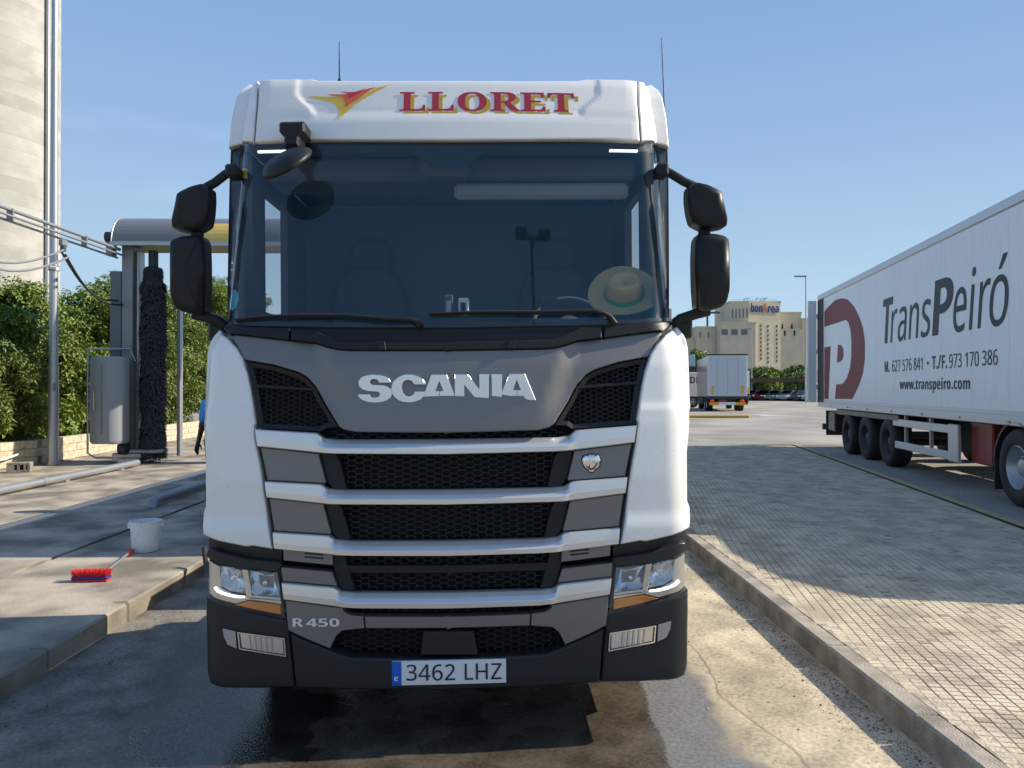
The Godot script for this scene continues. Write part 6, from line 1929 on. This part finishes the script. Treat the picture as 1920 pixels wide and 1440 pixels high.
func car(called: String, label: String, at: Vector3, turn: float, c: Array, group: String):
	var t := thing(called, label, "car", at, turn, group)
	var body := MB.new()
	body.xf = Transform3D(Basis(Vector3.UP, PI / 2), Vector3(-0.86, 0, 0))
	body.prism(V([-2.05, 0.30, 2.05, 0.30, 2.12, 0.55, 2.02, 0.78, 1.15, 0.92, 0.45, 1.40, -0.95, 1.43, -1.70, 1.0, -2.05, 0.92, -2.12, 0.6]), 0.0, 1.72, 0.06)
	part("body", body, glossy(paint(c[0], c[1], c[2], 0.35), 1.0, 0.05), t)
	var gl := MB.new()
	for z in [-0.864, 0.864]:
		gl.quad(Vector3(z, 0.97, -1.05), Vector3(z, 0.97, 1.45), Vector3(z, 1.36, 0.92), Vector3(z, 1.34, -0.42), Vector3(z, 0, 0))
	gl.quad(Vector3(-0.7, 0.95, -1.13), Vector3(0.7, 0.95, -1.13), Vector3(0.62, 1.37, -0.505), Vector3(-0.62, 1.37, -0.505), Vector3(0, 1, -1))
	gl.quad(Vector3(-0.7, 1.03, 1.68), Vector3(0.7, 1.03, 1.68), Vector3(0.62, 1.40, 1.01), Vector3(-0.62, 1.40, 1.01), Vector3(0, 1, 1))
	part("windows", gl, glossy(paint(0.01, 0.012, 0.015, 0.1), 1.0, 0.02), t)
	for z in [-1.3, 1.3]:
		for s in [-1.0, 1.0]:
			tubepart("wheel", PackedVector3Array([Vector3(s * 0.70, 0.31, z), Vector3(s * 0.875, 0.31, z)]), 0.31, M.rubber, t, 16)
	for s in [-1.0, 1.0]:
		boxpart("tail_lamp", Vector3(s * 0.68 - 0.13, 0.68, 2.03), Vector3(s * 0.68 + 0.13, 0.82, 2.10), M.maroon, t)
		boxpart("headlight", Vector3(s * 0.66 - 0.15, 0.60, -2.115), Vector3(s * 0.66 + 0.15, 0.74, -2.05), M.satin, t)

func factory():
	# beige mill of stepped blocks with a sign; k metres per unit at its distance
	var Z := -220.0
	var f := thing("factory", "beige factory of stepped concrete blocks with blue sign letters on top", "factory", Vector3(70.0, 0, Z))
	var k := 220.0 / 1440.0
	# plan blocks: picture-free sizes in metres from the sign face's corner
	for e in [
		# x0, x1, height, z front, z back, name
		[-4.2, 10.4, 26.5, 0.0, -16.0, "tower"],
		[10.4, 17.6, 23.7, -3.0, -18.0, "block"], [17.6, 24.5, 21.8, -2.0, -18.0, "block"], [10.4, 17.6, 18.6, -1.0, -3.0, "block"],
		[-13.6, -4.2, 19.3, -1.0, -14.0, "block"], [-8.0, 2.0, 20.2, 3.5, 0.0, "block"],
		[-19.2, -13.6, 16.6, -3.0, -14.0, "block"], [-24.5, -19.2, 15.0, -4.0, -14.0, "block"], [-40.0, -24.5, 13.2, -6.0, -16.0, "block"],
	]:
		var mb := MB.new()
		mb.box(Vector3(e[0], 0, e[4]), Vector3(e[1], e[2], e[3]))
		part(e[5], mb, M.tan_wall, f)
		boxpart("parapet", Vector3(e[0] - 0.15, e[2], e[4]), Vector3(e[1] + 0.15, e[2] + 0.5, e[3] + 0.15), M.tan_wall, f)
	# turned corner of the tower, away from the sun
	var cn := MB.new()
	cn.quad(Vector3(-4.2, 0, 0.02), Vector3(0.4, 0, 2.4), Vector3(0.4, 26.8, 2.4), Vector3(-4.2, 26.8, 0.02), Vector3(-0.5, 0, 1))
	cn.quad(Vector3(0.4, 0, 2.4), Vector3(10.4, 0, 0.02), Vector3(10.4, 26.8, 0.02), Vector3(0.4, 26.8, 2.4), Vector3(0.3, 0, 1))
	cn.flat(Vector3(-4.2, 26.8, 0.02), Vector3(0.4, 26.8, 2.4), Vector3(10.4, 26.8, 0.02), Vector3.UP)
	part("sign_face", cn, M.tan_wall, f)
	for x in 5:
		var p := Vector3(-3.6 + x * 0.9, 0, 0.35 + x * 0.468)
		boxpart("window", Vector3(p.x - 0.14, 22.0, p.z - 0.25), Vector3(p.x + 0.14, 24.6, p.z + 0.12), M.lead, f)
	for x in [[4.2, 10.0, 20.6], [6.4, 9.0, 20.6], [9.2, 9.4, 20.6], [12.0, 17.0, 20.4], [14.8, 17.0, 20.4], [19.5, 12.0, 19.0], [22.0, 12.0, 19.0]]:
		var n := 9
		for j in n:
			var y0 := lerpf(x[1], x[2], float(j) / n)
			var zf_: float = 2.4 - (x[0] - 0.4) * 0.24 if x[0] < 10.4 else (-1.0 if x[0] < 17.6 and y0 < 18.5 else (-3.0 if x[0] < 17.6 else -2.0))
			boxpart("window", Vector3(x[0] - 0.22, y0, zf_ - 0.4), Vector3(x[0] + 0.22, y0 + 0.75, zf_ + 0.1), M.lead, f)
	for x in [-6.8, -4.0, -1.2]:
		boxpart("louvre", Vector3(x - 0.9, 17.0, 3.4), Vector3(x + 0.9, 18.6, 3.6), M.lead, f)
	for x in [-12.6, -10.2, -6.6]:
		boxpart("window", Vector3(x - 0.16, 16.4, -1.2), Vector3(x + 0.16, 18.2, -0.9), M.lead, f)
	boxpart("gate", Vector3(-4.2, 0, 3.45), Vector3(0.8, 7.4, 3.62), paint(0.10, 0.15, 0.20, 0.5), f)
	boxpart("canopy", Vector3(-40.0, 9.3, -6.0), Vector3(-24.5, 9.7, -5.2), M.lead, f)
	# sign
	var face := func(x: float, y: float, d: float) -> Vector3: return Vector3(x, y, 2.4 - (x - 0.4) * 0.238 + 0.1 + d)
	part("sign_letters", text_mesh("bon", true, false, Vector2(1.1, 23.6), Vector2(4.6, 26.2), face, 0.1), paint(0.03, 0.07, 0.28, 0.5), f)
	part("sign_letters", text_mesh("A", true, false, Vector2(4.7, 23.6), Vector2(6.3, 26.2), face, 0.1), paint(0.75, 0.22, 0.10, 0.5), f)
	part("sign_letters", text_mesh("rea", true, false, Vector2(6.4, 23.6), Vector2(9.8, 25.5), face, 0.1), paint(0.03, 0.07, 0.28, 0.5), f)
	# roof plant
	for x in [0.8, 1.8, 4.4, 5.6, 6.4, 7.0]:
		tubepart("roof_vent", PackedVector3Array([Vector3(x, 26.5, -3), Vector3(x, 28.0, -3), Vector3(x + 0.7, 28.3, -3)]), 0.14, M.galv, f, 6)
	boxpart("roof_rail", Vector3(-3.0, 27.4, -1.1), Vector3(10.0, 27.5, -1.0), M.galv, f)
	for x in [-18.6, -17.5, -16.4]:
		tubepart("chimney", PackedVector3Array([Vector3(x, 16.6, -6), Vector3(x, 19.0, -6), Vector3(x - 0.5, 19.3, -6)]), 0.35, M.steelgrey, f, 8)
	tubepart("stack", PackedVector3Array([Vector3(-21.6, 14.5, -6), Vector3(-21.6, 21.0, -6)]), 0.35, paint(0.4, 0.28, 0.24, 0.7), f, 8)
	tubepart("mast", PackedVector3Array([Vector3(-8.6, 18, -8), Vector3(-8.6, 26.0, -8)]), 0.3, M.lead, f, 8)
	boxpart("mast_platform", Vector3(-10.0, 24.2, -9), Vector3(-5.0, 24.7, -7), M.lead, f)


# ---------------------------------------------------------------- small things and the worker
func small_things():
	rng.seed = 31
	bucket()
	brush()
	straw_hat()
	var hose := thing("hose", "black rubber hose curling out beside the kerb under the cab", "hose", Vector3(-2.3, 0, -6.9))
	var hp := PackedVector3Array()
	for k in 22:
		var a := k / 21.0
		hp.append(Vector3(-0.37 + 0.75 * a - 0.10 * sin(a * PI) , 0.03 + 0.28 * pow(1.0 - a, 3.0) , 0.35 * sin(a * 2.6) - 0.05))
	tubepart("tube", hp, 0.022, M.rubber, hose, 8)
	worker()

func bucket():
	var b := thing("bucket", "white plastic bucket with its bail handle down on the shaded apron", "bucket", Vector3(-3.51, 0.14, -7.64), 0.4)
	var s := MB.new()
	s.lathe(V([0.0, 0.004, 0.118, 0.004, 0.122, 0.010, 0.131, 0.12, 0.139, 0.235, 0.147, 0.237, 0.147, 0.262, 0.142, 0.263, 0.142, 0.290, 0.149, 0.291, 0.150, 0.299, 0.140, 0.300, 0.137, 0.24, 0.118, 0.012, 0.0, 0.010]), 40)
	var wp := paint(0.70, 0.72, 0.74, 0.45)
	wp.albedo_texture = noise_tex(0.018, 5, 256, [[0.0, 0.55, 0.50, 0.42], [0.2, 0.85, 0.84, 0.82], [0.35, 1, 1, 1]], 61)
	wp.uv1_triplanar = true
	wp.uv1_scale = Vector3.ONE * 2.0
	part("shell", s, wp, b)
	var h := MB.new()
	var p := PackedVector3Array()
	for k in 17:
		var a := PI * k / 16.0
		p.append(Vector3(cos(a) * 0.155, 0.262 - sin(a) * 0.06, -sin(a) * 0.145))
	h.tube(p, 0.0035, -1.0, 6)
	part("bail", h, M.galv, b)
	for x in [-0.150, 0.150]:
		boxpart("ear", Vector3(x - 0.010, 0.235, -0.022), Vector3(x + 0.010, 0.285, 0.022), M.white_plain, b, 0.004)

func brush():
	var b := thing("scrubbing_brush", "red and blue wash brush on a long pole lying by the bucket", "brush", Vector3(-3.41, 0.14, -6.45), 0.04)
	var red := paint(0.72, 0.035, 0.035, 0.6)
	var blue := paint(0.018, 0.024, 0.20, 0.45)
	var hd := MB.new()
	hd.box(Vector3(-0.145, 0.002, -0.04), Vector3(0.145, 0.018, 0.045), 0.006)
	part("grip_plate", hd, red, b)
	hd = MB.new()
	hd.box(Vector3(-0.150, 0.0185, -0.042), Vector3(0.150, 0.046, 0.048), 0.010)
	part("block", hd, blue, b)
	var br := MB.new()
	for k in 1500:
		var x := rng.randf_range(-0.138, 0.138)
		var z := rng.randf_range(-0.035, 0.042)
		var lean := Vector3(x * 0.14 + rng.randfn(0, 0.004), rng.randf_range(0.042, 0.058), z * 0.3 + rng.randfn(0, 0.004))
		var p := Vector3(x, 0.045, z)
		var w := Vector3(rng.randfn(), 0, rng.randfn()).normalized() * 0.0016
		br.flat(p - w, p + w, p + lean, Vector3(0, 0, 1))
		br.flat(p + w, p + lean, p + lean + w, Vector3(0, 0, 1))
	part("bristles", br, red, b).set_meta("kind", "stuff")
	tubepart("pole", PackedVector3Array([Vector3(0.05, 0.03, -0.02), Vector3(-0.05, 0.028, -0.60), Vector3(-0.20, 0.026, -1.40)]), 0.012, M.galv, b, 10)
	tubepart("grip", PackedVector3Array([Vector3(-0.105, 0.027, -0.90), Vector3(-0.150, 0.027, -1.14)]), 0.017, red, b, 10)

func straw_hat():
	var truck: Node3D = get_node("tractor_unit")
	var c := V([0.9509,2.2493])
	var h := thing("straw_hat", "straw hat with a green band lying behind the windscreen", "hat")
	var ax := Vector3(-0.10, 0.60, 0.79).normalized()
	var xx := Vector3(1, -0.30, 0)
	xx = (xx - ax * xx.dot(ax)).normalized()
	var loc := Transform3D(Basis(xx, ax, xx.cross(ax)), Vector3(c[0].x, c[0].y, -0.46))
	loc.basis = loc.basis * Basis(Vector3.UP, 0.35)
	h.transform = truck.transform * loc
	var straw := stone([0.22, 0.16, 0.055], [0.60, 0.46, 0.22], 0.16, 6.0, 0.85, 71, 4.0)
	straw.uv1_world_triplanar = false
	# crown with a pinch along its top, brim with a lifted edge
	var cr := MB.new()
	var br := MB.new()
	var bd := MB.new()
	var N := 40
	var prof := [[0.0, 0.105], [0.035, 0.107], [0.06, 0.112], [0.078, 0.104], [0.086, 0.085], [0.092, 0.05], [0.097, 0.012], [0.10, 0.0]]
	var pt := func(j: int, k: int) -> Vector3:
		var a := TAU * k / N
		var r: float = prof[j][0]
		var y: float = prof[j][1]
		if j < 5:
			y -= 0.042 * exp(-pow(sin(a) * r / 0.026, 2.0)) * (1.0 if r < 0.08 else 0.3) * (0.6 + 0.4 * cos(a))
		return Vector3(cos(a) * r * 1.08, y, sin(a) * r * 0.92)
	for j in prof.size() - 1:
		for k in N:
			cr.quad(pt.call(j, k), pt.call(j, k + 1), pt.call(j + 1, k + 1), pt.call(j + 1, k), Vector3(cos(TAU * k / N), 0.6, sin(TAU * k / N)))
	var rim := [[0.098, 0.0], [0.125, -0.008], [0.155, -0.010], [0.18, -0.002], [0.192, 0.006], [0.192, 0.002], [0.155, -0.014], [0.098, -0.004]]
	var bp := func(j: int, k: int) -> Vector3:
		var a := TAU * k / N
		var r: float = rim[j][0]
		return Vector3(cos(a) * r * 1.03, rim[j][1] + (r - 0.098) * 0.35 * pow(sin(a), 2.0), sin(a) * r * 0.95)
	for j in rim.size() - 1:
		for k in N:
			br.quad(bp.call(j, k), bp.call(j, k + 1), bp.call(j + 1, k + 1), bp.call(j + 1, k), Vector3(0, 1 if j < 4 else -1, 0))
	for k in N:
		for e in [[0.004, 0.1005], [0.026, 0.0975]]:
			pass
		var a := TAU * k / N
		var b := TAU * (k + 1) / N
		bd.quad(Vector3(cos(a) * 0.1035 * 1.08, 0.002, sin(a) * 0.1035 * 0.92), Vector3(cos(b) * 0.1035 * 1.08, 0.002, sin(b) * 0.1035 * 0.92), Vector3(cos(b) * 0.0995 * 1.08, 0.026, sin(b) * 0.0995 * 0.92), Vector3(cos(a) * 0.0995 * 1.08, 0.026, sin(a) * 0.0995 * 0.92), Vector3(cos(a), 0, sin(a)))
	part("crown", cr, straw, h)
	part("brim", br, straw, h)
	part("band", bd, paint(0.01, 0.30, 0.14, 0.6), h)

func field_mesh(mb: MB, bones: Array, cell: float, soft_by: float):
	# surface nets over tapered capsules joined smoothly
	var lo := Vector3(1e9, 1e9, 1e9)
	var hi := -lo
	for b in bones:
		var r := maxf(b[2], b[3]) + soft_by + cell * 2.0
		for p in [b[0], b[1]]:
			lo = lo.min(p - Vector3(r, r, r))
			hi = hi.max(p + Vector3(r, r, r))
	var nx := ceili((hi.x - lo.x) / cell) + 1
	var ny := ceili((hi.y - lo.y) / cell) + 1
	var nz := ceili((hi.z - lo.z) / cell) + 1
	var f := PackedFloat32Array()
	f.resize(nx * ny * nz)
	f.fill(1.0)
	for b in bones:
		var a: Vector3 = b[0]
		var c: Vector3 = b[1]
		var r := maxf(b[2], b[3]) + soft_by * 1.5 + cell * 2.0
		var l0 := ((a.min(c) - Vector3(r, r, r) - lo) / cell).floor()
		var l1 := ((a.max(c) + Vector3(r, r, r) - lo) / cell).ceil()
		var ac := c - a
		var ll := maxf(ac.length_squared(), 1e-9)
		for x in range(maxi(0, int(l0.x)), mini(nx, int(l1.x) + 1)):
			for y in range(maxi(0, int(l0.y)), mini(ny, int(l1.y) + 1)):
				for z in range(maxi(0, int(l0.z)), mini(nz, int(l1.z) + 1)):
					var p := lo + Vector3(x, y, z) * cell
					var t := clampf((p - a).dot(ac) / ll, 0.0, 1.0)
					var d: float = p.distance_to(a + ac * t) - lerpf(b[2], b[3], t)
					var i := (x * ny + y) * nz + z
					var o := f[i]
					var h := clampf(0.5 + 0.5 * (o - d) / soft_by, 0.0, 1.0)
					f[i] = lerpf(o, d, h) - soft_by * h * (1.0 - h)
	var vert := {}
	var grad := func(p: Vector3) -> Vector3:
		var g := ((p - lo) / cell)
		var x := clampi(int(round(g.x)), 1, nx - 2)
		var y := clampi(int(round(g.y)), 1, ny - 2)
		var z := clampi(int(round(g.z)), 1, nz - 2)
		return Vector3(f[((x + 1) * ny + y) * nz + z] - f[((x - 1) * ny + y) * nz + z], f[(x * ny + y + 1) * nz + z] - f[(x * ny + y - 1) * nz + z], f[(x * ny + y) * nz + z + 1] - f[(x * ny + y) * nz + z - 1]).normalized()
	for x in nx - 1:
		for y in ny - 1:
			for z in nz - 1:
				var s := Vector3.ZERO
				var n := 0
				var inside := 0
				for e in 8:
					if f[((x + (e & 1)) * ny + y + ((e >> 1) & 1)) * nz + z + (e >> 2)] < 0.0:
						inside += 1
				if inside == 0 or inside == 8:
					continue
				for e in [[0, 1], [2, 3], [4, 5], [6, 7], [0, 2], [1, 3], [4, 6], [5, 7], [0, 4], [1, 5], [2, 6], [3, 7]]:
					var A := Vector3(e[0] & 1, (e[0] >> 1) & 1, e[0] >> 2)
					var B := Vector3(e[1] & 1, (e[1] >> 1) & 1, e[1] >> 2)
					var fa := f[((x + int(A.x)) * ny + y + int(A.y)) * nz + z + int(A.z)]
					var fb := f[((x + int(B.x)) * ny + y + int(B.y)) * nz + z + int(B.z)]
					if (fa < 0.0) != (fb < 0.0):
						s += A.lerp(B, fa / (fa - fb))
						n += 1
				vert[Vector3i(x, y, z)] = lo + (Vector3(x, y, z) + s / n) * cell
	var dirs := [Vector3i(1, 0, 0), Vector3i(0, 1, 0), Vector3i(0, 0, 1)]
	for k in vert.keys():
		for d in 3:
			var u: Vector3i = dirs[(d + 1) % 3]
			var w: Vector3i = dirs[(d + 2) % 3]
			var e: Vector3i = k + dirs[d]
			if e.x >= nx or e.y >= ny or e.z >= nz:
				continue
			var fa := f[(k.x * ny + k.y) * nz + k.z]
			var fb := f[(e.x * ny + e.y) * nz + e.z]
			if (fa < 0.0) == (fb < 0.0):
				continue
			if not (vert.has(k - u) and vert.has(k - w) and vert.has(k - u - w)):
				continue
			var q := [vert[k], vert[k - u], vert[k - u - w], vert[k - w]]
			mb.squad(q[0], q[1], q[2], q[3], grad.call(q[0]), grad.call(q[1]), grad.call(q[2]), grad.call(q[3]))

func worker():
	# a person walking behind the cab, one arm in view
	var at := Vector3(-3.76, 0.14, -10.3)
	var w := thing("person", "person in a bright blue shirt half hidden behind the cab, arm hanging", "person", at)
	var J := {
		"head": Vector3(0.03, 1.60, -0.04), "neck": Vector3(0.02, 1.46, 0.0), "chest": Vector3(0.0, 1.28, 0.0), "belly": Vector3(0.0, 1.06, 0.0), "hip": Vector3(0, 0.93, 0),
		"sl": Vector3(-0.17, 1.39, 0.0), "el": Vector3(-0.215, 1.13, 0.02), "wl": Vector3(-0.285, 0.885, -0.01), "sr": Vector3(0.19, 1.40, 0.0), "er": Vector3(0.26, 1.12, 0.06), "wr": Vector3(0.27, 0.90, -0.08),
		"tl": Vector3(-0.09, 0.90, 0), "kl": Vector3(-0.10, 0.49, -0.05), "al": Vector3(-0.10, 0.085, 0.06), "fl": Vector3(-0.11, 0.035, -0.08), "tr": Vector3(0.09, 0.90, 0), "kr": Vector3(0.10, 0.49, 0.03), "ar": Vector3(0.10, 0.085, 0.12), "fr": Vector3(0.11, 0.035, -0.02),
	}
	var body := MB.new()
	field_mesh(body, [
		[J.neck, J.head + Vector3(0, -0.06, 0.02), 0.055, 0.06], [J.head, J.head + Vector3(0, 0.05, 0.01), 0.088, 0.092], [J.head + Vector3(0, -0.05, -0.05), J.head + Vector3(0, -0.02, -0.06), 0.045, 0.05],
		[J.chest + Vector3(-0.07, 0, 0), J.chest + Vector3(0.07, 0, 0), 0.12, 0.12], [J.chest, J.belly, 0.13, 0.125], [J.belly, J.hip, 0.13, 0.14],
		[J.sl, J.el, 0.056, 0.043], [J.el, J.wl, 0.042, 0.029], [J.sr, J.er, 0.056, 0.043], [J.er, J.wr, 0.042, 0.029],
		[J.tl, J.kl, 0.088, 0.06], [J.kl, J.al, 0.058, 0.04], [J.tr, J.kr, 0.088, 0.06], [J.kr, J.ar, 0.058, 0.04], [J.al, J.fl, 0.042, 0.036], [J.ar, J.fr, 0.042, 0.036],
	], 0.022, 0.03)
	for s in [[J.wl, Vector3(-0.26, -1, -0.05), -1.0], [J.wr, Vector3(0.02, -1, -0.1), 1.0]]:
		hand(body, s[0], (s[1] as Vector3).normalized(), s[2])
	part("body", body, M.skin, w)
	var shirt := MB.new()
	field_mesh(shirt, [
		[J.chest + Vector3(-0.08, 0.03, 0), J.chest + Vector3(0.08, 0.03, 0), 0.135, 0.135], [J.chest, J.belly, 0.148, 0.145], [J.belly, J.hip + Vector3(0, 0.0, 0), 0.147, 0.16],
		[J.sl, J.sl.lerp(J.el, 0.72), 0.078, 0.064], [J.sr, J.sr.lerp(J.er, 0.72), 0.078, 0.064],
	], 0.02, 0.03)
	part("shirt", shirt, paint(0.06, 0.28, 0.62, 0.8), w)
	var tr := MB.new()
	field_mesh(tr, [[J.hip + Vector3(-0.06, -0.02, 0), J.hip + Vector3(0.06, -0.02, 0), 0.135, 0.135], [J.tl, J.kl, 0.105, 0.08], [J.kl, J.al + Vector3(0, 0.05, 0), 0.078, 0.065], [J.tr, J.kr, 0.105, 0.08], [J.kr, J.ar + Vector3(0, 0.05, 0), 0.078, 0.065]], 0.022, 0.03)
	part("trousers", tr, paint(0.03, 0.035, 0.05, 0.85), w)
	var hair := MB.new()
	field_mesh(hair, [[J.head + Vector3(0, 0.04, 0.025), J.head + Vector3(0, 0.065, 0.0), 0.094, 0.09]], 0.016, 0.02)
	part("hair", hair, M.rubber, w)
	for e in [[J.al, J.fl], [J.ar, J.fr]]:
		var shoe := MB.new()
		field_mesh(shoe, [[e[0] + Vector3(0, -0.035, 0.03), e[1] + Vector3(0, 0.012, -0.07), 0.05, 0.045]], 0.014, 0.02)
		part("shoe", shoe, M.dark_steel, w)

func hand(mb: MB, wrist: Vector3, d: Vector3, s: float):
	# palm with four unequal curled fingers and a thumb leaving its side
	var fwd := Vector3(0.35, 0, -0.94)
	fwd = (fwd - d * fwd.dot(d)).normalized()
	var across := d.cross(fwd) * -s
	var palm := wrist + d * 0.075
	var bones := [[wrist - d * 0.03, wrist + d * 0.01, 0.028, 0.027], [wrist + d * 0.01 + fwd * 0.012, palm + fwd * 0.024, 0.020, 0.017], [wrist + d * 0.01 - fwd * 0.012, palm - fwd * 0.022, 0.019, 0.016], [wrist + d * 0.01, palm, 0.020, 0.017]]
	var lens := [0.078, 0.088, 0.083, 0.066]
	for k in 4:
		var o: Vector3 = palm + fwd * (0.030 - 0.020 * k) + d * (0.004 if k in [1, 2] else 0.0)
		var L: float = lens[k]
		var curl := 0.35 + 0.08 * k
		var p1 := o + (d * cos(curl * 0.4) + across * sin(curl * 0.4)) * L * 0.45
		var p2 := p1 + (d * cos(curl) + across * sin(curl)) * L * 0.32
		var p3 := p2 + (d * cos(curl * 1.7) + across * sin(curl * 1.7)) * L * 0.25
		bones.append_array([[o, p1, 0.0095, 0.009], [p1, p2, 0.009, 0.0082], [p2, p3, 0.0082, 0.007]])
	var tb := wrist + d * 0.028 + fwd * 0.024
	var t1 := tb + (d * 0.6 + fwd * 0.75 + across * 0.25).normalized() * 0.038
	var t2 := t1 + (d * 0.85 + fwd * 0.35 + across * 0.35).normalized() * 0.034
	bones.append_array([[tb, t1, 0.013, 0.011], [t1, t2, 0.0105, 0.0085]])
	field_mesh(mb, bones, 0.005, 0.006)
